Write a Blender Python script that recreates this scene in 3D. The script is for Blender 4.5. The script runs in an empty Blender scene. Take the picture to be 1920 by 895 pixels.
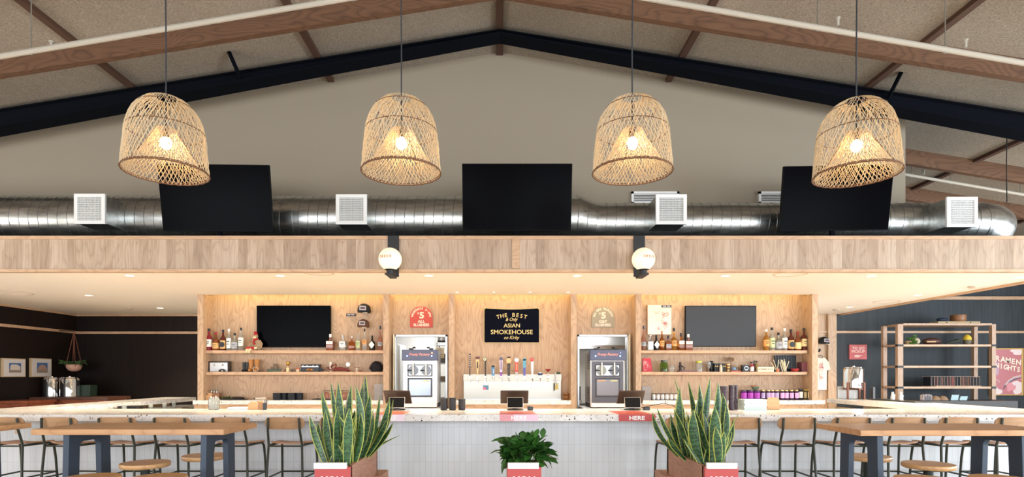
import bpy, bmesh, math, random
from mathutils import Vector, Matrix, Euler
R = math.radians
random.seed(7)
SC = bpy.context.scene
COL = SC.collection

# ------------------------------------------------------------------ camera, world, light, exposure
F, HZ, VX, CZ = 1085.0, 702.0, 937.0, 1.51       # focal length in px, horizon row, vanishing column, eye height
cam_d = bpy.data.cameras.new('camera'); cam = bpy.data.objects.new('camera', cam_d); COL.objects.link(cam)
cam.location = (0, 0, CZ); cam.rotation_euler = (R(90), 0, 0)
cam_d.sensor_width = 36; cam_d.lens = F / 1920 * 36
cam_d.shift_x = (960 - VX) / 1920; cam_d.shift_y = (HZ - 447.5) / 1920
cam_d.clip_end = 200
SC.camera = cam
SC.view_settings.view_transform = 'Standard'; SC.view_settings.look = 'None'
SC.view_settings.gamma = 1; SC.view_settings.use_curve_mapping = False
SC.view_settings.exposure = 0.66
w = bpy.data.worlds.new('world'); SC.world = w; w.use_nodes = True
w.node_tree.nodes['Background'].inputs[0].default_value = (.80, .88, 1, 1)
w.node_tree.nodes['Background'].inputs[1].default_value = 1.0

def area(name, loc, rot, sx, sy, power, color, spread=180):
    l = bpy.data.lights.new(name, 'AREA'); l.shape = 'RECTANGLE'; l.size = sx; l.size_y = sy
    l.energy = power; l.color = color; l.spread = R(spread)
    o = bpy.data.objects.new(name, l); COL.objects.link(o); o.location = loc; o.rotation_euler = rot
    return o
# daylight through the windows of the rear wall (behind the camera) and of the right-hand wall
for k, x in enumerate((-9, -3, 3, 9)):
    area('daylight_rear', (x, -6.8, 2.3), (R(90), 0, 0), 4.6, 2.8, 260, (.90, .95, 1))
for k, y in enumerate((-2.5, 2.6, 7.4)):
    area('daylight_side', (13.3, y, 2.0), (R(90), 0, R(90)), 4.2, 2.7, (430, 430, 260)[k], (.84, .93, 1))
# left fill lamp added to brighten the soffit; kitchen ceiling fixtures behind the bar wall
area('fill_left', (-12.5, 4.2, 2.0), (R(90), 0, R(-90)), 5.0, 2.7, 300, (1, .93, .84))
area('kitchen_light', (-1.35, 11.6, 2.70), (0, 0, 0), 1.0, 1.8, 27, (1, .98, .95))
area('kitchen_light', (1.85, 11.6, 2.70), (0, 0, 0), 1.0, 1.8, 27, (1, .98, .95))

# ------------------------------------------------------------------ helpers
def X(px, D): return (px - VX) * D / F
def Z(py, D): return CZ - (py - HZ) * D / F
def lin(c):
    return tuple(((v / 255) / 12.92 if v <= 10 else (((v / 255) + .055) / 1.055) ** 2.4) for v in c) + (1,)

OFF = {}
class MB:
    """collects shapes in world coordinates; build() links them as ONE mesh object"""
    def __init__(s): s.v = []; s.f = []; s.m = []
    def add(s, vs, fs, mi=0, M=None):
        o = len(s.v)
        s.v += [tuple(M @ Vector(p)) if M else tuple(p) for p in vs]
        s.f += [tuple(i + o for i in f) for f in fs]; s.m += [mi] * len(fs)
        return s
    def box(s, x0, x1, y0, y1, z0, z1, mi=0, M=None):
        vs = [(x, y, z) for z in (z0, z1) for y in (y0, y1) for x in (x0, x1)]
        return s.add(vs, [(0, 2, 3, 1), (4, 5, 7, 6), (0, 1, 5, 4), (2, 6, 7, 3), (0, 4, 6, 2), (1, 3, 7, 5)], mi, M)
    def lathe(s, prof, c=(0, 0, 0), seg=16, mi=0, M=None, axis='z', cap=True):
        vs = []; n = len(prof)
        for r, z in prof:
            for k in range(seg):
                a = 2 * math.pi * k / seg
                p = (r * math.cos(a), r * math.sin(a), z)
                if axis == 'y': p = (p[0], p[2], p[1])
                if axis == 'x': p = (p[2], p[0], p[1])
                vs.append((p[0] + c[0], p[1] + c[1], p[2] + c[2]))
        fs = [(i * seg + k, i * seg + (k + 1) % seg, (i + 1) * seg + (k + 1) % seg, (i + 1) * seg + k)
              for i in range(n - 1) for k in range(seg)]
        if cap: fs += [tuple(range(seg - 1, -1, -1)), tuple((n - 1) * seg + k for k in range(seg))]
        return s.add(vs, fs, mi, M)
    def cyl(s, c, r, h, seg=16, mi=0, axis='z', M=None): return s.lathe([(r, 0), (r, h)], c, seg, mi, M, axis)
    def tube(s, pts, r, seg=6, mi=0, closed=False, M=None, cap=True):
        P = [Vector(p) for p in pts]; n = len(P); vs = []
        rr = r if isinstance(r, (list, tuple)) else [r] * n
        up = None
        for i in range(n):
            t = (P[(i + 1) % n] - P[i - 1]) if closed else (P[min(i + 1, n - 1)] - P[max(i - 1, 0)])
            if t.length < 1e-9: t = Vector((0, 0, 1))
            t.normalize()
            if up is None: up = Vector((0, 0, 1)) if abs(t.z) < .9 else Vector((1, 0, 0))
            a = t.cross(up)
            if a.length < 1e-6: a = t.cross(Vector((0, 1, 0)))
            a.normalize(); b = a.cross(t).normalized(); up = b
            for k in range(seg):
                g = 2 * math.pi * k / seg
                vs.append(P[i] + (a * math.cos(g) + b * math.sin(g)) * rr[i])
        fs = [(i * seg + k, i * seg + (k + 1) % seg, ((i + 1) % n) * seg + (k + 1) % seg, ((i + 1) % n) * seg + k)
              for i in range(n if closed else n - 1) for k in range(seg)]
        if not closed and cap: fs += [tuple(range(seg - 1, -1, -1)), tuple((n - 1) * seg + k for k in range(seg))]
        return s.add(vs, fs, mi, M)
    def prism(s, poly, plane, a, b, mi=0, M=None):
        n = len(poly)
        def q(p, t): return {'xz': (p[0], t, p[1]), 'yz': (t, p[0], p[1]), 'xy': (p[0], p[1], t)}[plane]
        vs = [q(p, a) for p in poly] + [q(p, b) for p in poly]
        fs = [tuple(range(n)), tuple(range(2 * n - 1, n - 1, -1))] + [(i, (i + 1) % n, n + (i + 1) % n, n + i) for i in range(n)]
        return s.add(vs, fs, mi, M)
    def ball(s, c, r, seg=14, sc=(1, 1, 1), mi=0, M=None):
        n = max(5, seg // 2 + 1); prof = [(max(math.sin(math.pi * i / n), .02) * r, -math.cos(math.pi * i / n) * r) for i in range(n + 1)]
        vs = []
        for rr, z in prof:
            for k in range(seg):
                a = 2 * math.pi * k / seg
                vs.append((c[0] + rr * math.cos(a) * sc[0], c[1] + rr * math.sin(a) * sc[1], c[2] + z * sc[2]))
        fs = [(i * seg + k, i * seg + (k + 1) % seg, (i + 1) * seg + (k + 1) % seg, (i + 1) * seg + k) for i in range(n) for k in range(seg)]
        fs += [tuple(range(seg - 1, -1, -1)), tuple(n * seg + k for k in range(seg))]
        return s.add(vs, fs, mi, M)
    def text(s, body, size, c, mi=0, bold=0, shear=0, sx=1, rot=0, space=1, depth=.002, face='-y'):
        """letters standing in the XZ plane, centred on c, read from -y (or face '-x'/'+x')"""
        cu = bpy.data.curves.new('t', 'FONT'); cu.body = body; cu.size = size; cu.offset = bold; cu.shear = shear
        cu.extrude = depth / 2; cu.resolution_u = 3; cu.space_character = space
        ob = bpy.data.objects.new('t', cu)
        me = bpy.data.meshes.new_from_object(ob)
        vs = [v.co.copy() for v in me.vertices]
        if vs:
            x0 = min(v.x for v in vs); x1 = max(v.x for v in vs); y0 = min(v.y for v in vs); y1 = max(v.y for v in vs)
            m = Vector(((x0 + x1) / 2, (y0 + y1) / 2, 0)); out = []
            for v in vs:
                d = v - m; d.x *= sx
                x = d.x * math.cos(rot) - d.y * math.sin(rot); z = d.x * math.sin(rot) + d.y * math.cos(rot)
                if face == '-y': out.append((c[0] + x, c[1] - d.z, c[2] + z))
                elif face == 'up': out.append((c[0] + x, c[1] + z, c[2] + d.z))
                elif face == '+x': out.append((c[0] + d.z, c[1] + x, c[2] + z))
            s.add(out, [tuple(p.vertices) for p in me.polygons], mi)
        bpy.data.meshes.remove(me); bpy.data.objects.remove(ob); bpy.data.curves.remove(cu)
        return s
    def build(s, name, mats, parent=None, bev=0, smooth=True, angle=35, loc=None):
        off = Vector(OFF.get(parent.name, (0, 0, 0))) if parent else Vector(loc or (0, 0, 0))
        me = bpy.data.meshes.new(name)
        me.from_pydata([(p[0] - off.x, p[1] - off.y, p[2] - off.z) for p in s.v], [], s.f)
        if not isinstance(mats, (list, tuple)): mats = [mats]
        for m in mats: me.materials.append(m)
        for p, i in zip(me.polygons, s.m): p.material_index = i
        bm = bmesh.new(); bm.from_mesh(me); bmesh.ops.recalc_face_normals(bm, faces=bm.faces); bm.to_mesh(me); bm.free()
        if smooth:
            me.polygons.foreach_set('use_smooth', [True] * len(me.polygons)); me.set_sharp_from_angle(angle=R(angle))
        o = bpy.data.objects.new(name, me); COL.objects.link(o)
        if parent: o.parent = parent; OFF[o.name] = tuple(off)
        else: o.location = off; OFF[o.name] = tuple(off)
        if bev:
            b = o.modifiers.new('bevel', 'BEVEL'); b.width = bev; b.segments = 2; b.limit_method = 'ANGLE'; b.angle_limit = R(40)
        return o

def tag(o, label, cat, group=None):
    o['label'] = label; o['category'] = cat
    if group: o['group'] = group
    return o
def thing(name, label, cat, loc=(0, 0, 0), group=None):
    o = bpy.data.objects.new(name, None); COL.objects.link(o); o.location = loc; OFF[o.name] = tuple(loc)
    o.empty_display_size = .05
    return tag(o, label, cat, group)
def struct(name, mb, m, **k):
    o = mb.build(name, m, **k); o['kind'] = 'structure'; return o
def solo(name, label, cat, mb, m, loc=None, group=None, **k):
    return tag(mb.build(name, m, loc=loc, **k), label, cat, group)
def kids(o): return [c for c in bpy.data.objects if c.parent == o]
def dup(root, loc, label, rotz=None, group=None):
    r = root.copy(); COL.objects.link(r); r.location = loc; r['label'] = label
    if rotz is not None: r.rotation_euler = (0, 0, rotz)
    if group: r['group'] = group
    for ch in kids(root):
        c = ch.copy(); COL.objects.link(c); c.parent = r
        for g in kids(ch):
            d = g.copy(); COL.objects.link(d); d.parent = c
    return r
ORD = ['first', 'second', 'third', 'fourth', 'fifth', 'sixth', 'seventh', 'eighth', 'ninth', 'tenth', 'eleventh', 'twelfth', 'thirteenth', 'fourteenth', 'fifteenth', 'sixteenth', 'seventeenth', 'eighteenth', 'nineteenth', 'twentieth'] + ['twenty ' + v for v in ('first', 'second', 'third', 'fourth', 'fifth', 'sixth', 'seventh', 'eighth', 'ninth')] + ['thirtieth']

# ------------------------------------------------------------------ materials
class NT:
    def __init__(s, name):
        s.m = bpy.data.materials.new(name); s.m.use_nodes = True; s.t = s.m.node_tree; s.b = s.t.nodes['Principled BSDF']
    def n(s, typ, **k):
        o = s.t.nodes.new(typ)
        for a, v in k.items(): setattr(o, a, v)
        return o
    def l(s, a, b): s.t.links.new(a, b)
    def math(s, op, a, b=None, c=None):
        o = s.n('ShaderNodeMath', operation=op)
        for i, v in enumerate((a, b, c)):
            if v is None: continue
            if isinstance(v, (int, float)): o.inputs[i].default_value = v
            else: s.l(v, o.inputs[i])
        return o.outputs[0]
    def obj(s, scale=(1, 1, 1)):
        tc = s.n('ShaderNodeTexCoord'); mp = s.n('ShaderNodeMapping'); mp.inputs['Scale'].default_value = scale
        s.l(tc.outputs['Object'], mp.inputs[0]); return mp.outputs[0]
    def noise(s, vec, scale, detail=2, rough=.5, dist=0):
        o = s.n('ShaderNodeTexNoise'); s.l(vec, o.inputs['Vector']); o.inputs['Scale'].default_value = scale
        o.inputs['Detail'].default_value = detail; o.inputs['Roughness'].default_value = rough; o.inputs['Distortion'].default_value = dist
        return o.outputs['Fac']
    def ramp(s, fac, stops):
        o = s.n('ShaderNodeValToRGB'); e = o.color_ramp.elements
        while len(e) < len(stops): e.new(.5)
        for i, (p, c) in enumerate(stops): e[i].position = p; e[i].color = lin(c) if len(c) == 3 else c
        s.l(fac, o.inputs[0]); return o.outputs[0]
    def mix(s, fac, a, b, typ='MIX'):
        o = s.n('ShaderNodeMix', data_type='RGBA', blend_type=typ)
        for i, v in ((0, fac), (6, a), (7, b)):
            if isinstance(v, (int, float)): o.inputs[i].default_value = v
            elif isinstance(v, tuple): o.inputs[i].default_value = lin(v) if len(v) == 3 else v
            else: s.l(v, o.inputs[i])
        return o.outputs[2]
    def bump(s, h, strength=.2, dist=.01):
        o = s.n('ShaderNodeBump'); o.inputs['Strength'].default_value = strength; o.inputs['Distance'].default_value = dist
        s.l(h, o.inputs['Height']); s.l(o.outputs[0], s.b.inputs['Normal'])
    def set(s, color=None, rough=None, metal=None, trans=None, emit=None, estr=None, ior=None, coat=None, spec=None):
        b = s.b.inputs
        if color is not None:
            if isinstance(color, tuple): b['Base Color'].default_value = lin(color)
            else: s.l(color, b['Base Color'])
        if rough is not None:
            if isinstance(rough, (int, float)): b['Roughness'].default_value = rough
            else: s.l(rough, b['Roughness'])
        if metal is not None: b['Metallic'].default_value = metal
        if trans is not None: b['Transmission Weight'].default_value = trans
        if ior: b['IOR'].default_value = ior
        if coat: b['Coat Weight'].default_value = coat
        if spec is not None: b['Specular IOR Level'].default_value = spec
        if emit: b['Emission Color'].default_value = lin(emit); b['Emission Strength'].default_value = estr
        return s.m
_mc = {}
def P(name, color, rough=.5, metal=0, **k):
    if name not in _mc: _mc[name] = NT(name).set(color, rough, metal, **k)
    return _mc[name]
def speck(name, color, dark, scale=200, rough=.8, amt=.5):
    if name in _mc: return _mc[name]
    t = NT(name); v = t.obj(); n = t.noise(v, scale, 3, .6)
    c = t.ramp(n, [(.5 - amt / 2, dark), (.5 + amt / 4, color)])
    _mc[name] = t.set(c, rough); t.bump(n, .15, .004); return _mc[name]
def oak(name, light, mid, dark, grain='z', rough=.45, rings=11, size=1.0, plank=None, paxis=0, fine=.35):
    """rift / cathedral grain: contour lines of a noise field stretched along the grain"""
    if name in _mc: return _mc[name]
    t = NT(name); g = 'xyz'.index(grain)
    tc = t.n('ShaderNodeTexCoord'); vec = tc.outputs['Object']
    rnd = None
    if plank:
        sp = t.n('ShaderNodeSeparateXYZ'); t.l(vec, sp.inputs[0])
        fl = t.math('FLOOR', t.math('DIVIDE', sp.outputs[paxis], plank))
        wn = t.n('ShaderNodeTexWhiteNoise', noise_dimensions='1D'); t.l(fl, wn.inputs['W']); rnd = wn.outputs['Value']
        va = t.n('ShaderNodeVectorMath', operation='MULTIPLY_ADD'); t.l(wn.outputs['Color'], va.inputs[0])
        va.inputs[1].default_value = (9, 9, 9); t.l(vec, va.inputs[2]); vec = va.outputs[0]
    mp = t.n('ShaderNodeMapping'); sc = [1.7 / size] * 3; sc[g] = .42 / size; mp.inputs['Scale'].default_value = sc; t.l(vec, mp.inputs[0])
    n = t.noise(mp.outputs[0], 1.5, 1.6, .42, .25)
    fr = t.math('FRACT', t.math('MULTIPLY', n, rings))
    ring = t.ramp(fr, [(0, dark), (.16, mid), (.62, light), (.93, mid), (1, dark)])
    mp2 = t.n('ShaderNodeMapping'); sc = [95] * 3; sc[g] = 2.2; mp2.inputs['Scale'].default_value = sc; t.l(vec, mp2.inputs[0])
    f = t.noise(mp2.outputs[0], 1.0, 3, .65)
    fc = t.ramp(f, [(.34, dark), (.6, light)])
    c = t.mix(fine, ring, fc)
    mp3 = t.n('ShaderNodeMapping'); sc = [3.0] * 3; sc[g] = .6; mp3.inputs['Scale'].default_value = sc; t.l(vec, mp3.inputs[0])
    b = t.noise(mp3.outputs[0], 1.0, 1)
    c = t.mix(.22, c, t.ramp(b, [(.35, mid), (.65, light)]))
    if plank:
        tone = t.ramp(rnd, [(0, (222, 214, 206)), (.5, (240, 235, 228)), (1, (255, 253, 252))])
        c = t.mix(1.0, c, tone, 'MULTIPLY')
        edge = t.math('FRACT', t.math('DIVIDE', sp.outputs[paxis], plank))
        gap = t.math('LESS_THAN', edge, .018)
        c = t.mix(t.math('MULTIPLY', gap, .45), c, dark)
    _mc[name] = t.set(c, rough); t.bump(f, .06, .002)
    return _mc[name]

def terrazzo():
    t = NT('terrazzo'); v = t.obj()
    vo = t.n('ShaderNodeTexVoronoi'); t.l(v, vo.inputs['Vector']); vo.inputs['Scale'].default_value = 34
    sep = t.n('ShaderNodeSeparateColor'); t.l(vo.outputs['Color'], sep.inputs[0])
    big = t.math('MULTIPLY', t.math('GREATER_THAN', sep.outputs[0], .80), t.math('LESS_THAN', vo.outputs['Distance'], .30))
    vo2 = t.n('ShaderNodeTexVoronoi'); t.l(v, vo2.inputs['Vector']); vo2.inputs['Scale'].default_value = 95
    sep2 = t.n('ShaderNodeSeparateColor'); t.l(vo2.outputs['Color'], sep2.inputs[0])
    sml = t.math('MULTIPLY', t.math('GREATER_THAN', sep2.outputs[1], .92), t.math('LESS_THAN', vo2.outputs['Distance'], .4))
    base = t.ramp(t.noise(v, 6, 2), [(.3, (220, 215, 211)), (.7, (234, 231, 228))])
    chip = t.ramp(sep.outputs[1], [(0, (38, 34, 36)), (.55, (88, 72, 62)), (1, (150, 118, 95))])
    c = t.mix(sml, base, (150, 138, 130)); c = t.mix(big, c, chip)
    return t.set(c, .2, spec=.4)
def tile():
    t = NT('stacked_tile'); tc = t.n('ShaderNodeTexCoord'); sp = t.n('ShaderNodeSeparateXYZ'); t.l(tc.outputs['Object'], sp.inputs[0])
    cb = t.n('ShaderNodeCombineXYZ'); t.l(sp.outputs[0], cb.inputs[0]); t.l(t.math('ADD', sp.outputs[2], .0955), cb.inputs[1])
    b = t.n('ShaderNodeTexBrick'); t.l(cb.outputs[0], b.inputs['Vector']); b.offset = 0; b.squash = 1
    b.inputs['Scale'].default_value = 1; b.inputs['Brick Width'].default_value = .0655; b.inputs['Row Height'].default_value = .2
    b.inputs['Mortar Size'].default_value = .0016; b.inputs['Mortar Smooth'].default_value = .2
    b.inputs['Color1'].default_value = lin((205, 208, 212)); b.inputs['Color2'].default_value = lin((211, 214, 218)); b.inputs['Mortar'].default_value = lin((182, 182, 184))
    m = t.set(b.outputs['Color'], .17); t.bump(b.outputs['Fac'], -.25, .003); return m
def deck():
    t = NT('wood_fibre_deck'); v = t.obj(); n = t.noise(v, 60, 4, .75, 1.2); n2 = t.noise(v, .8, 2)
    c = t.ramp(n, [(.3, (88, 80, 71)), (.52, (152, 142, 129)), (.7, (190, 181, 168))])
    c = t.mix(.22, c, t.ramp(n2, [(.3, (150, 136, 120)), (.7, (196, 182, 164))]))
    m = t.set(c, .95, spec=.1); t.bump(n, .5, .01); return m
def galv():
    t = NT('galvanised_steel'); v = t.obj((1.2, 6, 6)); n = t.noise(v, 3, 3, .6)
    c = t.ramp(n, [(.3, (176, 180, 180)), (.7, (214, 215, 212))]); return t.set(c, t.math('MULTIPLY_ADD', n, .18, .22), 1)
def stained(name, a, b):
    t = NT(name); v = t.obj((26, 26, .9)); n = t.noise(v, 1, 4, .7); v2 = t.obj((.82, .82, .1)); k = t.noise(v2, 1.2, 1)
    c = t.ramp(n, [(.3, a), (.7, b)]); return t.set(t.mix(.3, c, t.ramp(k, [(.4, a), (.6, b)])), .6, spec=.2)
def leafmat(name, a, b):
    t = NT(name); v = t.obj((1, 1, 1)); w_ = t.n('ShaderNodeTexWave', bands_direction='Z'); t.l(v, w_.inputs[0]); w_.inputs['Scale'].default_value = 9
    w_.inputs['Distortion'].default_value = 9; w_.inputs['Detail'].default_value = 2; w_.inputs['Detail Scale'].default_value = 3
    n = t.noise(v, 4, 1); c = t.ramp(w_.outputs['Fac'], [(.2, a), (.75, b)]); return t.set(t.mix(.3, c, t.ramp(n, [(.4, a), (.6, b)])), .38)

M = dict(
    oakz=oak('oak_panel', (196, 166, 134), (180, 148, 117), (148, 114, 87), 'z', rings=15, size=.62),
    oakx=oak('oak_shelf', (204, 170, 138), (192, 156, 122), (168, 128, 98), 'x', rings=9, size=.5),
    oaky=oak('oak_trim', (204, 170, 138), (192, 156, 122), (168, 130, 98), 'y', rings=9, size=.5),
    fascia=oak('fascia_boards', (202, 182, 162), (186, 162, 140), (150, 124, 102), 'z', rings=8, size=.5, plank=.118, paxis=0, fine=.5),
    beam=oak('fir_beam', (112, 80, 56), (98, 66, 44), (66, 42, 27), 'x', rings=15, size=.7, rough=.7, fine=.25),
    batten=P('purlin_wood', (78, 52, 37), .85),
    tabletop=oak('table_oak', (206, 158, 112), (190, 140, 94), (162, 112, 72), 'x', rings=8, size=.45, rough=.32),
    seat=oak('seat_oak', (196, 142, 98), (180, 126, 84), (150, 100, 64), 'y', rings=7, size=.3, rough=.35),
    back=oak('backrest_oak', (188, 148, 110), (178, 136, 98), (158, 116, 80), 'x', rings=5, size=.35, rough=.4),
    stool=oak('stool_oak', (214, 168, 118), (198, 150, 100), (168, 120, 76), 'x', rings=7, size=.3, rough=.35),
    planter=oak('planter_wood', (184, 140, 118), (172, 126, 104), (148, 102, 82), 'y', rings=9, size=.35, rough=.6),
    terrazzo=terrazzo(), tile=tile(), deck=deck(), galv=galv(),
    darkwall=stained('dark_stained_wall', (24, 17, 14), (36, 26, 22)), daylitwall=stained('daylit_dark_wall', (52, 57, 61), (70, 76, 81)),  # second stain is the same dark wood with daylight mixed into its colour
    paint=P('beige_paint', (149, 138, 121), .85), soffit=P('soffit_paint', (248, 240, 230), .8),
    black=P('black_metal', (24, 25, 28), .5), steelbeam=P('painted_steel', (12, 15, 22), .8, spec=.05), blackgloss=P('black_gloss', (8, 8, 10), .15),
    screen=P('screen_glass', (3, 3, 6), .22, spec=.02), screenmatte=P('screen_matte', (30, 31, 36), .35, spec=.4), bezel=P('bezel', (10, 10, 12), .5, spec=.1),
    tube=P('olive_tube', (52, 54, 42), .45, .3), tableleg=P('blue_steel', (58, 70, 86), .45, .2),
    white=P('white_enamel', (238, 238, 236), .4), pipe=P('white_pipe', (178, 170, 156), .6),
    stainless=P('stainless', (200, 202, 204), .22, 1), chrome=P('chrome', (225, 225, 225), .06, 1), brushed=P('brushed_steel', (196, 198, 200), .35, .9),
    concrete=speck('concrete', (214, 204, 190), (190, 180, 166), 12, .45, .4), kwall=P('kitchen_white', (236, 238, 234), .5),
    rattan=P('rattan', (206, 184, 150), .75), rattand=P('rattan_rim', (112, 76, 50), .8),
    red=P('coral_red', (184, 72, 70), .5), paper=P('paper_white', (240, 238, 232), .6), cream=P('cream', (238, 222, 186), .5),
    navy=P('navy_cloth', (12, 14, 26), .9, spec=.05), gold=P('gold_thread', (214, 190, 128), .6),
    leaf=leafmat('snake_leaf', (20, 48, 26), (64, 104, 58)), leafedge=P('leaf_edge', (176, 180, 84), .45),
    bush=speck('bush_leaf', (58, 104, 40), (28, 62, 24), 9, .35, .5), soil=speck('soil', (58, 48, 38), (30, 24, 20), 60, .95),
    greypaint=P('grey_box', (150, 146, 142), .6), plastic=P('black_plastic', (20, 20, 23), .35),
)

# ------------------------------------------------------------------ room shell
RZ, PITCH = 6.52, .16                              # ridge height and roof pitch
def roof(x): return RZ - PITCH * abs(x)
FY, BY, TOP, SOF = 7.58, 9.8, 3.32, 2.865          # fascia plane, bar wall plane, fascia top, soffit level
struct('floor', MB().box(-14, 15, -8, 17, -.1, 0), M['concrete'])
for s_, nm in ((-1, 'ceiling_left'), (1, 'ceiling_right')):
    x1 = 16 * s_; p = [(0, RZ), (x1, roof(x1)), (x1, roof(x1) + .12), (0, RZ + .12)]
    struct(nm, MB().prism(p, 'xz', -9, 17), M['deck'])
# gable wall above the bar
struct('wall_gable', MB().prism([(-14, TOP), (6.31, TOP), (6.31, roof(6.31)), (0, RZ), (-14, roof(14))], 'xz', 9.0, 9.25), M['paint'])
# hall walls around and behind the camera, with window openings
def holed(name, fn, a0, a1, holes, zs, ztop, m):
    mb = MB(); c = a0
    for h0, h1 in holes + [(a1, a1)]:
        if h0 > c: fn(mb, c, h0, 0, ztop)
        if h1 > h0: fn(mb, h0, h1, 0, zs[0]); fn(mb, h0, h1, zs[1], ztop)
        c = h1
    struct(name, mb, m)
holed('wall_rear', lambda mb, a, b, c, d: mb.box(a, b, -7.3, -7.1, c, d), -14, 14, [(-11.3, -6.7), (-5.3, -.7), (.7, 5.3), (6.7, 11.3)], (.9, 3.7), 4.2, M['paint'])
struct('wall_rear_gable', MB().prism([(-14, 4.2), (14, 4.2), (14, roof(14)), (0, RZ), (-14, roof(14))], 'xz', -7.3, -7.1), M['paint'])
holed('wall_right', lambda mb, a, b, c, d: mb.box(13.6, 13.8, a, b, c, d), -7.3, 17, [(-4.6, -.4), (.5, 4.7), (5.4, 9.4)], (.65, 3.35), 4.33, M['paint'])
holed('wall_left', lambda mb, a, b, c, d: mb.box(-12.9, -12.7, a, b, c, d), -7.3, 17, [(1.7, 6.7)], (.65, 3.35), 4.46, M['paint'])  # left opening added to bring more light to the soffit
n = 1
for a, b in [(-11.3, -6.7), (-5.3, -.7), (.7, 5.3), (6.7, 11.3)]:
    mb = MB()
    for x in (a, (a + b) / 2 - .03, b - .06): mb.box(x, x + .06, -7.25, -7.15, .9, 3.7)
    for z in (.9, 2.7, 3.64): mb.box(a, b, -7.25, -7.15, z, z + .06)
    struct('window_%d' % n, mb, M['black']); n += 1
for a, b in [(-4.6, -.4), (.5, 4.7), (5.4, 9.4)]:
    mb = MB()
    for y in (a, (a + b) / 2 - .03, b - .06): mb.box(13.65, 13.75, y, y + .06, .65, 3.35)
    for z in (.65, 2.4, 3.29): mb.box(13.65, 13.75, a, b, z, z + .06)
    struct('window_%d' % n, mb, M['black']); n += 1
mb = MB()
for y in (1.7, 4.17, 6.64): mb.box(-12.85, -12.75, y, y + .06, .65, 3.35)
for z in (.65, 2.4, 3.29): mb.box(-12.85, -12.75, 1.7, 6.7, z, z + .06)
struct('window_%d' % n, mb, M['black'])  # left-hand window added with the fill lamp, for a brighter soffit
# dark stained walls of the side areas
struct('wall_dark_left', MB().box(-9.8, -9.65, 9.0, 13.4, 0, SOF + .05), M['darkwall'])
struct('wall_dark_back', MB().box(-9.8, -5.05, 13.2, 13.4, 0, SOF + .05), M['darkwall'])
struct('wall_dark_right', MB().box(7.55, 13.6, 13.1, 13.3, 0, 4.9), M['daylitwall'])  # right-hand dark wall, daylight painted in as a lighter blue-grey
struct('wall_oak_return', MB().box(5.2, 7.56, 13.05, 13.25, 0, SOF + .05), M['oakz'])
struct('trim_1', MB().box(7.37, 7.56, 12.98, 13.05, 0, SOF), M['oakz'], bev=.004)
for nm, b in (('trim_2', (7.56, 13.6, 13.03, 13.1, 2.435, 2.485)), ('trim_3', (7.56, 13.6, 13.03, 13.1, 3.19, 3.26)),
              ('trim_4', (-9.62, -5.1, 13.14, 13.2, 2.425, 2.48)), ('trim_5', (-9.65, -9.59, 9.05, 13.2, 2.43, 2.485))):
    struct(nm, MB().box(*b), M['oakx'])
struct('trim_6', MB().box(6.3, 7.37, 13.02, 13.05, 2.45, 2.48), M['oakx'])
# soffit: front field, two side fields, recess strip with the LED cove in front of the bar wall
XL, XR, XL2, XR2 = -9.65, 7.68, -5.12, 5.39
struct('ceiling_soffit', MB().prism([(XL, FY + .05), (XR, FY + .05), (XR, 13.05), (XR2, 13.05), (XR2, 9.88), (XL2, 9.88), (XL2, 13.2), (XL, 13.2)], 'xy', SOF, SOF + .05), M['soffit'])
struct('ceiling_cove', MB().box(XL2, XR2, 9.86, 9.88, SOF + .05, 3.1).box(XL2, XR2, 9.86, 10.3, 3.08, 3.12), M['soffit'])
struct('ceiling_platform', MB().box(-14, XR, FY + .06, 13.2, TOP - .06, TOP - .02), M['black'])
struct('trim_7', MB().box(XR - .04, XR + .03, FY + .05, 13.05, SOF - .03, TOP - .02), M['oaky'])
struct('trim_8', MB().box(XL + .001, XL + .05, 9.05, 13.2, SOF - .035, SOF).box(XL + .05, XL2, 13.13, 13.2, SOF - .035, SOF), M['oaky'])
# fascia
struct('wall_fascia', MB().box(-14, XR + .03, FY, FY + .05, SOF - .01, TOP - .045), M['fascia'])
struct('trim_9', MB().box(-14, XR + .04, FY - .025, FY + .12, TOP - .045, TOP).box(.16, .26, FY - .012, FY + .01, SOF + .03, TOP - .045), M['oakx'], bev=.003)
struct('trim_10', MB().box(-14, XR + .04, FY - .02, FY + .055, SOF - .02, SOF + .022), M['oakx'], bev=.003)
# oak wall behind the bar, with the two kitchen openings
WY = 10.13
def wall_open(mb, x0, x1, z0, z1): mb.box(x0, x1, WY, WY + .12, z0, z1)
OL, OR, OZ = (X(739, WY), X(839, WY)), (X(1082.5, WY), X(1179, WY)), Z(628, WY)
mb = MB()
wall_open(mb, -5.12, OL[0], 0, 3.09); wall_open(mb, OL[1], OR[0], 0, 3.09); wall_open(mb, OR[1], 5.39, 0, 3.09)
wall_open(mb, OL[0], OL[1], OZ, 3.09); wall_open(mb, OR[0], OR[1], OZ, 3.09)
wall_open(mb, OL[0], OL[1], 0, .9); wall_open(mb, OR[0], OR[1], 0, .9)
struct('wall_bar_back', mb, M['oakz'])
# columns
cols = [(-5.12, -5.02), (X(718.3, BY), X(729.3, BY)), (X(841.3, BY), X(851.7, BY)), (X(1070.4, BY), X(1081.4, BY)), (X(1192, BY), X(1202.4, BY)), (5.29, 5.39)]
lab = ['outer left end of the shelves', 'left of the left kitchen opening', 'between the left opening and the taps', 'between the taps and the right opening', 'right of the right kitchen opening', 'outer right end of the shelves']
for (a, b), l in zip(cols, lab):
    solo('wall_fin', 'tall pale oak upright fin at the ' + l, 'column', MB().box(a, b, BY, WY, 0, SOF), M['oakz'], loc=((a + b) / 2, BY, 0), bev=.003, group='oak fins of the bar wall')
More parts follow.
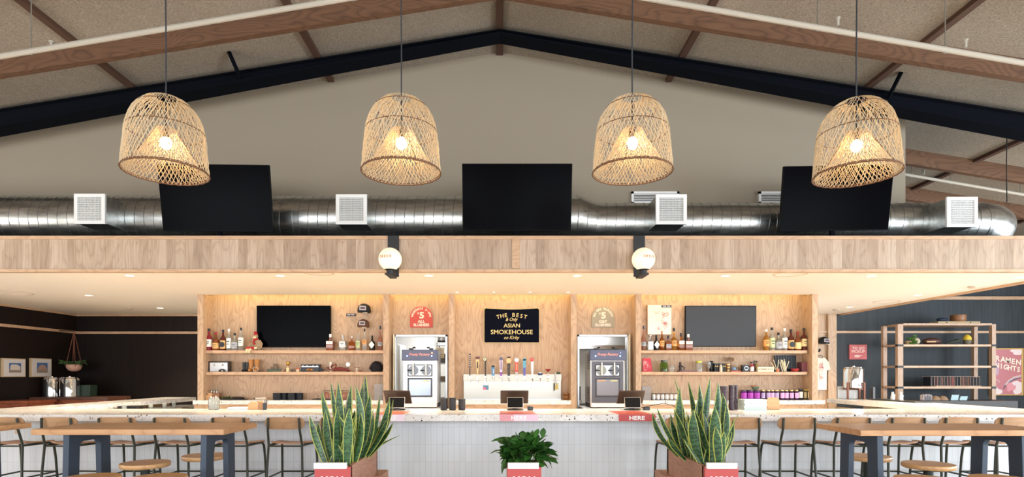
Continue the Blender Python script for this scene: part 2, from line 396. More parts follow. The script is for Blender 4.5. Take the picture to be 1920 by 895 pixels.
# door-like metal jambs of the openings
def frame_open(x0, x1, n_):
    mb = MB().box(x0, x0 + .035, WY - .02, WY + .14, .9, OZ).box(x1 - .035, x1, WY - .02, WY + .14, .9, OZ).box(x0, x1, WY - .02, WY + .14, OZ - .035, OZ)
    struct('trim_%d' % n_, mb, M['brushed'], bev=.002)
frame_open(*OL, 11); frame_open(*OR, 12)
struct('trim_13', MB().box(X(734, BY), OL[0], 10.02, WY, .9, OZ), M['cream']); struct('trim_14', MB().box(OR[1], X(1185.3, BY), 10.02, WY, .9, OZ), M['cream'])
# kitchen shell
struct('wall_kitchen', MB().box(-5.1, 5.35, 13.0, 13.1, 0, 2.8).box(-5.1, -5.0, WY + .12, 13.0, 0, 2.8).box(5.25, 5.35, WY + .12, 13.0, 0, 2.8), M['kwall'])
struct('ceiling_kitchen', MB().box(-5.1, 5.35, WY + .12, 13.1, 2.8, 2.85), M['kwall'])
# battens along the depth, wood beams along the slope
k = 0
for x in (0, -2.62, 2.62, -5.3, 5.3, -8.2, 8.2, -11, 11):
    z = roof(x); hw = .045 if x else .05
    if abs(x) < 7: spans = [(-7.1, 9.0)]
    elif x > 0: spans = [(-7.1, 13.1)]
    else: spans = [(-7.1, 9.0)]
    for a, b in spans:
        struct('ceiling_batten', MB().box(x - hw, x + hw, a, b, z - .05, z + .02), M['batten'])
for y, hh in ((7.25, .255), (9.97, .255), (11.46, .255), (5.75, .255), (4.3, .255)):
    for s_ in (-1, 1):
        if y > 9 and s_ < 0: continue
        x0 = 0 if y < 9 else 6.4
        x1 = 13.5
        p = [(s_ * x0, roof(x0)), (s_ * x1, roof(x1)), (s_ * x1, roof(x1) - hh), (s_ * x0, roof(x0) - hh)]
        struct('ceiling_beam', MB().prism(p, 'xz', y, y + .09), M['beam'])
# tapered black steel frame
for s_ in (-1, 1):
    x1 = 13.4
    p = [(0, RZ - .085), (s_ * x1, roof(x1) - .085), (s_ * x1, roof(x1) - .085 - .03 - .027 * x1), (0, RZ - .085 - .03)]
    mb = MB().prism(p, 'xz', 8.33, 8.36)
    q = [(0, RZ - .105), (s_ * x1, roof(x1) - .105 - .027 * x1), (s_ * x1, roof(x1) - .125 - .027 * x1), (0, RZ - .125)]
    mb.prism(q, 'xz', 8.27, 8.55)
    q = [(0, RZ - .07), (s_ * x1, roof(x1) - .07), (s_ * x1, roof(x1) - .085), (0, RZ - .085)]
    mb.prism(q, 'xz', 8.27, 8.5)
    struct('ceiling_steel_frame', mb, M['steelbeam'])
for px, py, s_ in ((436, 115, 1), (1680, 153, -1), (838, 70, 1)):
    D = 8.0; a = Vector((X(px, D), D, Z(py, D))); b = Vector((X(px + 14 * s_, 8.3), 8.3, Z(py + 30, 8.3)))
    if px == 838: b = Vector((X(842, 8.3), 8.3, Z(76, 8.3)))
    struct('ceiling_brace', MB().tube([a + (Vector((0, -.1, .07)) if px != 838 else Vector((0, .1, -.02))), b], .03 if px != 838 else .016, 4), M['steelbeam'])

# ------------------------------------------------------------------ the bar counter (one worktop going round three sides)
BF, BB, CT = 6.32, 7.39, 1.067
def slab(mb, t=.073):
    poly = [(-6.45, BF), (6.72, BF), (6.72, 10.45), (5.9, 10.45), (5.9, BB), (-5.85, BB), (-5.85, 11.15), (-6.45, 11.15)]
    return mb.prism(poly, 'xy', CT - t, CT)
t = thing('bar_counter', 'long white tiled bar counter with a speckled terrazzo top, running round three sides', 'bar counter', (0, BF, 0))
slab(MB()).build('worktop', M['terrazzo'], t, bev=.005)
mb = MB().box(-6.2, 6.45, 6.62, 6.70, .09, CT - .073)
mb.build('tiled_front', M['tile'], t)
MB().box(-6.2, 6.45, 6.66, 6.72, 0, .09).build('kickboard', M['black'], t)
for b in ((-6.35, -6.28, 6.72, 11.0, 0, CT - .073), (6.5, 6.58, 6.72, 10.35, 0, CT - .073)): MB().box(*b).build('side_panel', M['oakz'], t)
for b in ((-6.0, -5.95, 7.4, 11.0, 0, CT - .25), (6.0, 6.08, 7.5, 10.35, 0, CT - .14)): MB().box(*b).build('inner_panel', M['oakz'], t)

# ORDER HERE stickers over the counter edge
pinks = [('pale pink light-washed sticker on the counter edge in front of the left order screen', (-1.39, -1.04), P('lightwashed_pink', (226, 168, 176), .35), P('sticker_lilac', (236, 214, 226), .35), P('sticker_orange', (232, 120, 92), .3)),  # washed-out light painted into the red of this and the next sticker
         ('pale pink light-washed sticker on the counter edge in front of the middle order screen', (0.0, .42), P('lightwashed_rose', (222, 150, 158), .35), P('sticker_lilac2', (232, 196, 214), .35), P('sticker_rose', (214, 110, 106), .3)),
         ('solid coral red sticker with white capitals on the counter edge below the right order screen', (1.30, 1.70), M['red'], M['red'], P('sticker_red', (206, 84, 72), .3))]
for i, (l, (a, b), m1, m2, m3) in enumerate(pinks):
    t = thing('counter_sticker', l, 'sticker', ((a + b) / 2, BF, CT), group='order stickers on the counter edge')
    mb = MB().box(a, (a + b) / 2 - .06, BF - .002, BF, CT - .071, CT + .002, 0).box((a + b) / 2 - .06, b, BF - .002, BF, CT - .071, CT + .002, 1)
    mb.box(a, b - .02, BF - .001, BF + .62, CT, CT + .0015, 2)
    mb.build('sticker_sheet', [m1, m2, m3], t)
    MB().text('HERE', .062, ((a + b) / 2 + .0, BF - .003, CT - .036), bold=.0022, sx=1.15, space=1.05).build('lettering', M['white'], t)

# ------------------------------------------------------------------ back bar: counters and shelves
def back_counter(x0, x1, label, y1=WY):
    t = thing('back_counter', label, 'counter', ((x0 + x1) / 2, BY, 0), group='back counters of the bar')
    MB().box(x0, x1, BY - .02, y1, CT - .07, CT).build('worktop', M['terrazzo'], t, bev=.004)
    MB().box(x0, x1, BY + .02, BY + .05, CT - .17, CT - .07).box(x0, x0 + .1, BY + .02, BY + .06, 0, CT - .17).box(x1 - .1, x1, BY + .02, BY + .06, 0, CT - .17).build('face_frame', M['oakx'], t)
    MB().box(x0 + .06, x1 - .06, BY + .09, y1 - .01, .08, CT - .08).build('cabinet_body', P('dark_oak', (150, 112, 84), .6), t)
back_counter(-5.19, cols[1][0], 'terrazzo back counter under the left shelves')
back_counter(cols[2][1], cols[3][0], 'terrazzo back counter under the beer taps')
back_counter(cols[4][1], 5.5, 'terrazzo back counter under the right shelves')
S1, S2, SY = Z(657.2, 9.885), Z(697.6, 9.885), 9.885
for x0, x1, side in ((-5.02, cols[1][0], 'left'), (cols[4][1], X(1513, 9.9), 'right')):
    for z, th, l in ((S1, .053, 'upper'), (S2, .053, 'lower')):
        solo('wall_shelf', 'thick pale oak %s shelf on the %s side of the bar wall' % (l, side), 'shelf', MB().box(x0, x1, SY, WY, z - th, z), M['oakx'], loc=((x0 + x1) / 2, SY, z), bev=.003, group='oak shelves of the bar wall')
# LED strip hidden in the cove (a real fitting in the ceiling slot)
solo('cove_light_strip', 'warm light strip glowing in the ceiling slot above the oak wall', 'light', MB().box(-4.98, 5.25, 9.93, 9.95, SOF + .15, SOF + .165), P('led_strip', (255, 226, 160), .5, emit=(250, 226, 140), estr=9), loc=(0, 9.94, SOF + .15))

# ------------------------------------------------------------------ televisions
def tv(label, xc, yc, zc, w_, h, tilt, yaw=0, mount='pole', group=None, mat='screen', floorz=TOP):
    t = thing('television', label, 'television', (xc, yc, zc), group=group)
    T = Matrix.Translation((xc, yc, zc)) @ Matrix.Rotation(R(yaw), 4, 'Z') @ Matrix.Rotation(R(tilt), 4, 'X')
    MB().box(-w_ / 2, w_ / 2, 0, .045, -h / 2, h / 2, M=T).build('casing', M['bezel'], t, bev=.004)
    MB().box(-w_ / 2 + .009, w_ / 2 - .009, -.003, .004, -h / 2 + .012, h / 2 - .009, M=T).build('screen', M[mat], t)
    mb = MB()
    if mount == 'pole':
        mb.box(-.2, .2, .045, .075, -.15, .15, M=T).box(xc - .025, xc + .025, yc + .08, yc + .13, floorz, zc + .1).box(xc - .025, xc + .025, yc + .03, yc + .1, zc - .03, zc + .03)
    else: mb.box(xc - .2, xc + .2, yc + .03, WY, zc - .15, zc + .15)
    mb.build('mount', M['steelbeam'], t); return t
tv('big dark television above the oak fascia, left one, partly behind the left basket lamp', -3.76, 7.66, CZ + 2.33, 1.447, .86, 10, 2, group='televisions above the fascia')
tv('big dark television in the middle above the oak fascia', X(969.5, 7.66), 7.66, CZ + 2.34, 1.447, .86, 10, group='televisions above the fascia')
tv('big dark television above the oak fascia, right one, partly behind the right basket lamp', X(1568, 7.86), 7.86, CZ + 2.39, 1.447, .86, 9, -3, group='televisions above the fascia')
tv('flat black television on the left part of the oak bar wall', X(550.5, 10.06), 10.06, Z(612.5, 10.06), 1.285, .725, 1, 0, 'wall', group='televisions on the bar wall')
tv('flat grey sheened television on the right part of the oak bar wall', X(1351.5, 10.06), 10.06, Z(612, 10.06), 1.235, .71, 1, 0, 'wall', group='televisions on the bar wall', mat='screenmatte')

# ------------------------------------------------------------------ air duct
DY = 8.62
def ductr(x):
    if x < 1.16: return .355
    if x < 1.42: return .355 - (x - 1.16) / .26 * .05
    return .305
t = thing('air_duct', 'long galvanised spiral air duct lying along the wall above the fascia', 'duct', (0, DY, 3.86))
mb = MB(); xs = [-9.5] + [-9 + .5 * i for i in range(0, 21)] + [1.16, 1.42, 2, 3, 4, 5, 6, 7.1]
prof = []; vs = []; seg = 40
pts = [(x, DY, TOP + .03 + ductr(x) + (.09 if x < 1.42 else .09)) for x in xs]
rr = [ductr(x) for x in xs]
el = [(7.1 + .45 * math.sin(a), DY + .45 * (1 - math.cos(a)), pts[-1][2] - .0) for a in [R(v) for v in (15, 30, 45, 60, 75, 90)]]
el.append((7.55, DY + 3.2, pts[-1][2]))
MB().tube(pts + el, rr + [.305] * len(el), seg=seg).build('duct_body', M['galv'], t)
# helical lock seam and joint bands
mb = MB(); hel = []
x = -9.5; a = 0
while x < 7.0:
    z0 = TOP + .12 + ductr(x); r = ductr(x) + .001
    hel.append((x, DY - r * math.cos(a), z0 + r * math.sin(a))); x += .138 / 20; a += 2 * math.pi / 20
MB().tube(hel, .006, 4).build('spiral_seam', P('seam_steel', (150, 152, 154), .35, .9), t)
for xb in (-7.55, -3.0, .95, 1.16, 1.42, 4.02, 5.65, 6.6, 7.1):
    r = ductr(xb); MB().lathe([(r - .01, -.03), (r + .007, -.03), (r + .007, .03), (r - .01, .03)], (xb, DY, TOP + .12 + r), 40, axis='x', cap=False).build('joint_band', M['galv'], t)
MB().tube([(X(1888, 8.7), 8.7, 4.1), (X(1887, 8.72), 8.72, 4.6), (X(1888, 8.72), 8.72, roof(7.6) - .02)], .007, 5).build('hanger_wire', M['black'], t)
# square supply registers on short boxes
def register(px, py, label):
    D = 7.93; xc, zc = X(px, D), Z(py, D); w_ = .212
    t = thing('air_register', label, 'vent', (xc, D, zc), group='square vents on the duct')
    MB().box(xc - w_ + .012, xc + w_ - .012, D + .02, DY - .2, zc - w_ + .02, zc + w_ - .02).build('collar_box', M['galv'], t)
    mb = MB()
    for a, b, c, d in ((-w_, w_, .165, w_), (-w_, w_, -w_, -.165), (-w_, -.165, -.165, .165), (.165, w_, -.165, .165)):
        mb.box(xc + a, xc + b, D - .01, D + .02, zc + c * .97, zc + d * .97)
    mb.build('grille_frame', M['white'], t)
    mb = MB()
    for i in range(13):
        z = zc - .150 + i * .0245; mb.box(xc - .166, xc + .166, D - .004, D + .010, z, z + .006)
    for i in range(17):
        x = xc - .155 + i * .0192; mb.box(x, x + .0035, D + .002, D + .014, zc - .162, zc + .162)
    mb.build('louvers', M['white'], t)
    MB().box(xc - .17, xc + .17, D + .022, D + .03, zc - .165, zc + .165).build('dark_throat', M['black'], t)
for px, py, l in ((168.5, 392, 'leftmost square white air vent on the duct'), (659, 393, 'square white air vent on the duct between the left and middle televisions'),
                  (1258.5, 393, 'square white air vent on the duct between the middle and right televisions'), (1803.5, 398, 'rightmost square white air vent, near the duct bend')):
    register(px, py, l)
for px, l in ((1229, 'long slotted white wall vent behind the duct, between the middle and right televisions'), (1468, 'long slotted white wall vent half hidden behind the right television')):
    D = 8.96; xc = X(px, D); zc = Z(370, D)
    t = thing('wall_vent', l, 'vent', (xc, D, zc), group='slotted vents in the gable wall')
    mb = MB().box(xc - .37, xc + .37, D, 9.0, zc + .055, zc + .09).box(xc - .37, xc - .335, D, 9.0, zc - .1, zc + .09).box(xc + .335, xc + .37, D, 9.0, zc - .1, zc + .09).box(xc - .37, xc + .37, D, 9, zc - .1, zc - .07)
    mb.build('vent_frame', M['white'], t)
    mb = MB()
    for i in range(5): mb.box(xc - .34, xc + .34, D + .005, D + .03, zc + .04 - .026 * i, zc + .05 - .026 * i)
    mb.build('louvers', M['white'], t); MB().box(xc - .34, xc + .34, D + .031, 8.998, zc - .09, zc + .06).build('dark_throat', M['black'], t)

# ------------------------------------------------------------------ sprinkler pipes under the roof
def pipe(label, y, h0, r, xs, p=.167, hang=()):
    t = thing('sprinkler_pipe', label, 'pipe', (0, y, CZ + h0), group='white pipes under the roof')
    MB().tube([(x, y, CZ + h0 - p * abs(x)) for x in xs], r, 10).build('pipe_run', M['pipe'], t)
    for x in hang:
        z = CZ + h0 - p * abs(x); mb = MB()
        mb.tube([(x, y, z), (x, y, roof(x))], .006, 5); mb.tube([(x + (r + .006) * math.cos(a), y, z + (r + .006) * math.sin(a)) for a in [R(v) for v in range(0, 360, 40)]], .006, 4, closed=True)
        mb.build('hanger', P('hanger_steel', (150, 144, 134), .5, .6), t)
    for x in hang[:1] + hang[-1:]:
        z = CZ + h0 - p * abs(x); xx = x + .22
        mb = MB().cyl((xx, y, z + r * .7), .016, .07, 10).cyl((xx, y, z + r * .7 + .07), .026, .018, 10); mb.build('sprinkler_head', M['pipe'], t)
pipe('thick white pipe running up the left roof slope in front of the wooden beam', 6.3, 4.37, .03, (-9, -6, -3, -.02), .167, [-5.1, -1.6])
pipe('thick white pipe running down the right roof slope in front of the wooden beam', 6.3, 4.37, .03, (.02, 3, 6, 9), .172, [3.46, 4.85])
pipe('thin white pipe under the far right roof, behind the duct', 10.4, 4.83, .026, (6.5, 8, 10, 12.5), .17, [7.4, 8.1, 9.35])

# ------------------------------------------------------------------ downlights
warm = (1, .83, .60)
def downlight(x, y, label, r=.055, power=26, pin=False):
    t = thing('downlight', label, 'ceiling light', (x, y, SOF), group='small spots near the bar wall' if pin else 'round downlights in the lowered ceiling')
    MB().lathe([(r, -.004), (r + .012, -.004), (r + .012, .001), (r, .001)], (x, y, SOF), 20, cap=False).build('trim_ring', M['soffit'], t)
    MB().cyl((x, y, SOF - .003), r, .004, 20).build('lens', P('lens_warm', (255, 240, 215), .4, emit=(255, 228, 190), estr=5), t)
    l = bpy.data.lights.new('downlight_lamp', 'SPOT'); l.energy = power; l.color = warm; l.spot_size = R(102); l.spot_blend = .5; l.shadow_soft_size = .05
    o = bpy.data.objects.new('downlight_lamp', l); COL.objects.link(o); o.location = (0, 0, -.012); o.parent = t
row = [(243, 516.8), (525, 517), (804, 517), (1082, 517), (1360, 517.5), (1632, 518), (1910, 520)]
for i, (px, py) in enumerate(row):
    D = (SOF - CZ) * F / (HZ - py); downlight(X(px, D), D, 'round warm downlight, %s from the left in the front row of the lowered ceiling' % ORD[i], power=330)
for px, py, l in ((166.5, 554.3, 'round warm downlight over the left return of the counter'), (300.6, 578, 'round warm downlight near the dark back wall on the left'),
                  (1720, 554, 'round warm downlight over the right return of the counter'), (1593, 576, 'round warm downlight near the oak panel on the right')):
    D = (SOF - CZ) * F / (HZ - py); downlight(X(px, D), D, l, power=170)
for i, px in enumerate((856.5, 925.5, 994, 1065)):
    downlight(X(px, 9.55), 9.55, 'tiny bright ceiling spot above the beer taps, %s from the left' % ORD[i], .02, 4, True)
for px, py, r, l in ((22, 549, .30, 'round flush ceiling speaker at the far left'), (1482, 514, .22, 'round flush ceiling speaker left of the right outer downlights'), (1662, 566, .22, 'round flush ceiling speaker over the to go shelf'), (598, 512, .2, 'round flush ceiling speaker above the left order globe')):
    D = (SOF - CZ) * F / (HZ - py); x = X(px, D)
    solo('ceiling_speaker', l, 'speaker', MB().lathe([(r * .9, .0005), (r * .9, -.004), (r, -.004), (r, .0005)], (x, D, SOF), 32), P('speaker_paint', (214, 196, 174), .8), loc=(x, D, SOF), group='round speakers in the lowered ceiling')
for px, py, l in ((1823, 537, 'small grey ceiling detector at the right'), (1567, 580, 'small grey ceiling detector above the oak return panel'), (243, 578, 'small grey ceiling detector near the dark wall')):
    D = (SOF - CZ) * F / (HZ - py); x = X(px, D)
    solo('smoke_detector', l, 'detector', MB().lathe([(.06, .001), (.058, -.02), (.04, -.032)], (x, D, SOF), 20), P('detector', (196, 178, 160), .6), loc=(x, D, SOF), group='ceiling detectors')

# ------------------------------------------------------------------ ORDER globe lamps on the fascia
def order_globe(px_post, px_globe, label):
    xp = X(px_post, FY - .03); Dg = 7.33; r = 21.5 * Dg / F
    t = thing('globe_sign_lamp', label, 'lamp', (xp, FY, SOF), group='order globes on the fascia')
    MB().box(xp - .073, xp + .073, FY - .036, FY - .024, SOF - .085, TOP).build('back_plate', M['black'], t, bev=.002)
    MB().box(xp - .045, xp + .045, Dg - .08, FY - .024, SOF - .108, SOF - .085).build('arm', M['black'], t, bev=.003)
    # the globe sits on the end of the arm
    xg = xp + (.0 if px_globe < px_post else .0)
    z0 = SOF - .092
    MB().cyl((xg, Dg, z0), .07, .012, 24).cyl((xg, Dg, z0 + .012), .045, .04, 24).lathe([(.045, z0 + .05), (.075, z0 + .062)], (xg, Dg, 0), 24).build('socket', M['black'], t)
    g = MB().ball((xg, Dg, z0 + .058 + r - .01), r, 36).build('glass_globe', P('opal_globe', (225, 216, 196), .3, emit=(255, 232, 188), estr=.42), t)
    off = Vector((xg, Dg, z0 + .048 + r))
    # letters wrapped on the globe's front
    mb = MB(); ang0 = -.72 if px_globe < px_post else -.12
    for k, ch in enumerate('ORDER'):
        a = ang0 + k * .235
        tmp = MB().text(ch, .044, (0, 0, 0), bold=.0008)
        T = Matrix.Translation(off) @ Matrix.Rotation(a, 4, 'Z') @ Matrix.Translation((0, -r - .001, .012))
        mb.add(tmp.v, tmp.f, 0, T)
    mb.build('lettering', P('order_letters', (190, 120, 70), .5), t)
order_globe(737.5, 732, 'glowing round glass globe on a black arm, the left of the two on the fascia')
order_globe(1198.5, 1206, 'glowing round glass globe on a black arm, the right of the two on the fascia')

# ------------------------------------------------------------------ basket pendant lamps
def shade_r(z):       # z above the rim -> radius
    P_ = [(0, .300), (.15, .288), (.28, .276), (.36, .263), (.43, .240), (.49, .203), (.54, .150), (.57, .095), (.585, .04)]
    for (a, ra), (b, rb) in zip(P_, P_[1:]):
        if z <= b: u = (z - a) / (b - a); return ra + (rb - ra) * u
    return .04
def weave(rf, z0, z1, n, turns, r, seg=3, steps=16, wob=.0025, sd=1):
    rnd = random.Random(sd); mb = MB()
    for d in (-1, 1):
        for k in range(n):
            a0 = 2 * math.pi * (k + rnd.uniform(-.16, .16)) / n; pts = []
            tw = turns * rnd.uniform(.93, 1.07)
            for i in range(steps + 1):
                u = i / steps; z = z0 + (z1 - z0) * u; a = a0 + d * tw * u * 2 * math.pi
                q = rf(z) + d * .0022 + rnd.uniform(-wob, wob)
                pts.append((q * math.cos(a), q * math.sin(a), z))
            mb.tube(pts, r * rnd.uniform(.8, 1.25), seg, cap=False)
    return mb
pend = thing('pendant_lamp', 'x', 'pendant lamp', (0, 0, 0), 'woven basket pendant lamps')
shade = weave(shade_r, 0, .575, 58, .15, .0024, steps=15, sd=3).build('basket_shade', M['rattan'], pend, smooth=False)
fun = lambda z: .285 - (z / .33) ** .8 * .215
inner = weave(fun, .0, .33, 52, .13, .0022, steps=9, sd=5).build('inner_funnel', M['rattan'], pend, smooth=False)
def ring(mb, z, r, th, amp=.0):
    pts = [((r + amp * math.sin(k * 2.6)) * math.cos(2 * math.pi * k / 64), (r + amp * math.sin(k * 2.6)) * math.sin(2 * math.pi * k / 64), z + amp * math.cos(k * 2.6)) for k in range(64)]
    return mb.tube(pts, th, 5, closed=True)
mb = ring(ring(MB(), 0, .303, .0055, .002), .012, .298, .004, .002); mb.build('rim_ring', M['rattand'], pend)
ring(MB(), .315, .271, .0035, .0015).build('middle_ring', M['rattand'], pend)
ring(MB(), .492, .203, .003, .0015).build('upper_ring', M['rattand'], pend)
MB().tube([(.285, 0, .005), (.07, 0, .325)], .003, 4).tube([(-.14, .24, .005), (-.035, .06, .325)], .003, 4).tube([(-.14, -.24, .005), (-.035, -.06, .325)], .003, 4).build('funnel_rib', M['rattand'], pend)
MB().ball((0, 0, .225), .042, 18, (1, 1, 1.15)).build('bulb', P('bulb_glow', (255, 240, 210), .3, emit=(255, 214, 150), estr=62), pend)
MB().cyl((0, 0, .262), .021, .07, 14).lathe([(.024, .33), (.024, .345), (.008, .36)], (0, 0, 0), 14).build('lamp_holder', M['black'], pend)
cordlen = {}
MB().tube([(0, 0, .35), (.002, .0, .9), (-.003, 0, 1.5), (.003, 0, 2.2), (0, 0, 2.95)], .0055, 6).build('cord', P('cord', (44, 46, 52), .5), pend)
lamps = [(311, 'leftmost of the four woven basket lamps, in front of the left television'), (752.5, 'woven basket lamp, second from the left, hanging left of the middle television'),
         (1185.5, 'woven basket lamp, third from the left, hanging right of the middle television'), (1606, 'rightmost of the four woven basket lamps, in front of the right television')]
LD, LZ = 4.46, Z(323.5, 4.46)
for i, (px, l) in enumerate(lamps):
    loc = (X(px, LD), LD, LZ - (.02 if i == 3 else 0))
    if i == 0: pend.location = loc; pend['label'] = l
    else: dup(pend, loc, l, rotz=i * 1.1)

# ------------------------------------------------------------------ seating
def bar_chair():
    t = thing('bar_chair', 'x', 'bar chair', (0, 0, 0), 'wooden bar chairs along the counter')
    # dished plywood seat
    mb = MB(); nx, ny = 9, 8; vs = []
    for side in (0, 1):
        for j in range(ny + 1):
            v = j / ny
            for i in range(nx + 1):
                u = i / nx * 2 - 1; wd = .20 * (1 - .12 * (1 - v) ** 2 - .05 * v ** 4)
                rc = 1 - .10 * (abs(u) ** 6) * (1 if v in (0, 1) else 0)
                y = -.17 + .39 * v * (1 if True else 0); z = .785 + .016 * u * u - .012 * math.sin(v * math.pi) - (.022 * max(0, v - .8) / .2) + .012 * (1 - v)
                vs.append((u * wd, y - (.03 * abs(u) ** 4 if v > .9 else 0) + (.03 * abs(u) ** 4 if v < .1 else 0), z - side * .014))
    W = nx + 1; H = ny + 1; fs = []
    for side in (0, 1):
        o = side * W * H
        for j in range(ny):
            for i in range(nx): fs.append((o + j * W + i, o + j * W + i + 1, o + (j + 1) * W + i + 1, o + (j + 1) * W + i))
    per = [i for i in range(W)] + [j * W + nx for j in range(1, H)] + [ny * W + i for i in range(nx - 1, -1, -1)] + [j * W for j in range(ny - 1, 0, -1)]
    for a, b in zip(per, per[1:] + per[:1]): fs.append((a, b, b + W * H, a + W * H))
    mb.add(vs, fs).build('seat', M['seat'], t)
    # curved back panel with rounded corners
    outline = []
    for cx, cz, a0 in ((.17, .035, 0), (-.17, .035, 90), (-.165, -.03, 180), (.165, -.03, 270)):
        for k in range(5):
            a = R(a0 + k * 22.5); outline.append((cx + .032 * math.cos(a), cz + .032 * math.sin(a)))
    mb = MB(); vs = []; cols_ = 14
    xs_ = [-.202 + .404 * i / cols_ for i in range(cols_ + 1)]
    def zlim(x):
        e = max(0, abs(x) - .17); c = .032 - math.sqrt(max(0, .032 ** 2 - e ** 2)) if e < .032 else .032
        return .067 - c - .006 * (x / .2) ** 2, -.062 + c + .006 * (x / .2) ** 2
    for sd in (0, 1):
        for x in xs_:
            a, b = zlim(x); y = -.262 + .030 * (x / .2) ** 2 + sd * .012
            for z in (a, (a + b) / 2, b): vs.append((x, y + .01 * (z / .067) * -1, 1.005 + z))
    n3 = 3 * (cols_ + 1); fs = []
    for sd in (0, 1):
        for i in range(cols_):
            for k in (0, 1): o = sd * n3 + i * 3 + k; fs.append((o, o + 3, o + 4, o + 1))
    for i in range(cols_):
        for k in (0, 2): o = i * 3 + k; fs.append((o, o + 3, o + 3 + n3, o + n3))
    for i in (0, cols_):
        for k in (0, 1): o = i * 3 + k; fs.append((o, o + 1, o + 1 + n3, o + n3))
    mb.add(vs, fs).build('backrest', M['back'], t)
    r = .0125
    for s_ in (-1, 1):
        MB().tube([(s_ * .158, -.268, 1.062), (s_ * .160, -.266, 1.03), (s_ * .163, -.262, .95), (s_ * .168, -.235, .86), (s_ * .172, -.215, .78), (s_ * .185, -.24, .45), (s_ * .203, -.275, .006)], r, 8).build('leg', M['tube'], t)
        MB().tube([(s_ * .172, -.215, .775), (s_ * .178, .10, .768), (s_ * .182, .155, .758), (s_ * .186, .178, .73), (s_ * .192, .195, .60), (s_ * .205, .235, .006)], r, 8).build('leg', M['tube'], t)
    MB().tube([(-.172, -.208, .768), (.172, -.208, .768)], .009, 6).tube([(-.178, .1, .765), (.178, .1, .765)], .009, 6).build('seat_frame', M['tube'], t)
    mb = MB().tube([(-.186, -.243, .44), (.186, -.243, .44)], .009, 6).tube([(-.196, .207, .44), (.196, .207, .44)], .009, 6)
    mb.tube([(-.186, -.243, .44), (-.196, .207, .44)], .009, 6).tube([(.186, -.243, .44), (.196, .207, .44)], .009, 6)
    mb.build('footrest', M['tube'], t)
    return t
chair = bar_chair(); CY = 6.17
left = [5, 110, 214.5, 320, 428, 532.5, 636]; right = [1287, 1395.5, 1498.5, 1602.5, 1705, 1803, 1905]
first = True
for side, lst in (('left', left), ('right', right)):
    for i, px in enumerate(lst):
        x = X(px, CY - .26)
        if side == 'left': l = 'wooden bar chair, %s from the left end of the counter' % ORD[i]
        else: l = 'wooden bar chair, %s to the right of the middle stretch of the counter' % ORD[i]
        rz = random.uniform(-.05, .05)
        if px == 110: rz = -.09
        if first: chair.location = (x, CY, 0); chair.rotation_euler = (0, 0, rz); chair['label'] = l; first = False
        else: dup(chair, (x, CY, 0), l, rz)

def high_table(x0, x1, y0, y1, fx, label):
    zt = CZ - .443; t = thing('high_table', label, 'table', ((x0 + x1) / 2, (y0 + y1) / 2, 0), group='high communal tables')
    MB().box(x0, x1, y0, y1, zt - .046, zt).build('tabletop', M['tabletop'], t, bev=.003)
    for x in fx:
        # portal frame: plate with a rounded arch cut out, legs flaring towards the floor
        yo0, yo1 = y0 + .07, y1 - .07; zz = zt - .046
        poly = [(yo0, zz), (yo0 + .0, zz - .02), (yo0 - .03, 0), (yo0 + .09, 0), (yo0 + .125, zz - .16)]
        ym = (yo0 + yo1) / 2
        for k in range(6):
            a = R(180 - k * 18); poly.append((yo0 + .175 + .05 * math.cos(a), zz - .125 + .05 * math.sin(a)))
        for k in range(6):
            a = R(90 - k * 18); poly.append((yo1 - .175 + .05 * math.cos(a), zz - .125 + .05 * math.sin(a)))
        poly += [(yo1 - .125, zz - .16), (yo1 - .09, 0), (yo1 + .03, 0), (yo1, zz - .02), (yo1, zz)]
        MB().prism(poly, 'yz', x - .024, x + .024).build('leg_frame', M['tableleg'], t, bev=.003)
    return t
high_table(-3.76, -2.215, 4.64, 5.28, (-3.53, -2.41), 'oak topped high table with blue grey portal legs, the whole one at the left')
high_table(2.85, 4.42, 4.57, 5.21, (3.05, 4.21), 'reddish oak topped high table with blue grey portal legs, at the right')
high_table(-5.8, -4.27, 4.64, 5.28, (-5.57, -4.52), 'oak topped high table cut off by the left edge of the picture')
def round_stool():
    t = thing('round_stool', 'x', 'stool', (0, 0, 0), 'round backless stools at the high tables')
    MB().lathe([(.15, .718), (.176, .72), (.189, .727), (.192, .74), (.192, .752), (.188, .760), (.165, .762), (.08, .757), (.02, .756)], (0, 0, 0), 36).build('seat', M['stool'], t, angle=50)
    MB().cyl((0, 0, .02), .036, .70, 18).build('pedestal', P('green_black', (30, 42, 38), .5, .3), t)
    MB().lathe([(.2, 0), (.2, .012), (.05, .028)], (0, 0, 0), 30).build('base', P('green_black', (30, 42, 38), .5, .3), t)
    pts = [(.14 * math.cos(2 * math.pi * k / 24), .14 * math.sin(2 * math.pi * k / 24), .3) for k in range(24)]
    MB().tube(pts, .009, 6, closed=True).tube([(0, .14, .3), (0, -.14, .3)], .008, 6).build('foot_ring', P('green_black', (30, 42, 38), .5, .3), t)
    return t
st = round_stool(); first = True
for x, y, l in ((X(272.5, 4.92), 4.92, 'round wooden stool behind the left high table, left of its pair'), (X(383.6, 5.37), 5.37, 'round wooden stool behind the left high table, right of its pair'),
                (X(171, 4.22), 4.22, 'round wooden stool in front of the left high table, left of its pair'), (X(297, 4.22), 4.22, 'round wooden stool in front of the left high table, right of its pair'),
                (X(1627, 5.33), 5.33, 'round wooden stool seen through the left leg of the right high table'), (X(1740.5, 4.86), 4.86, 'round wooden stool standing free behind the right high table'),
                (X(1734, 4.15), 4.15, 'round wooden stool in front of the right high table, cut by the bottom edge'), (X(1877, 4.17), 4.17, 'round wooden stool in front of the right high table, in the right corner')):
    if first: st.location = (x, y, 0); st['label'] = l; first = False
    else: dup(st, (x, y, 0), l, random.uniform(0, 3))

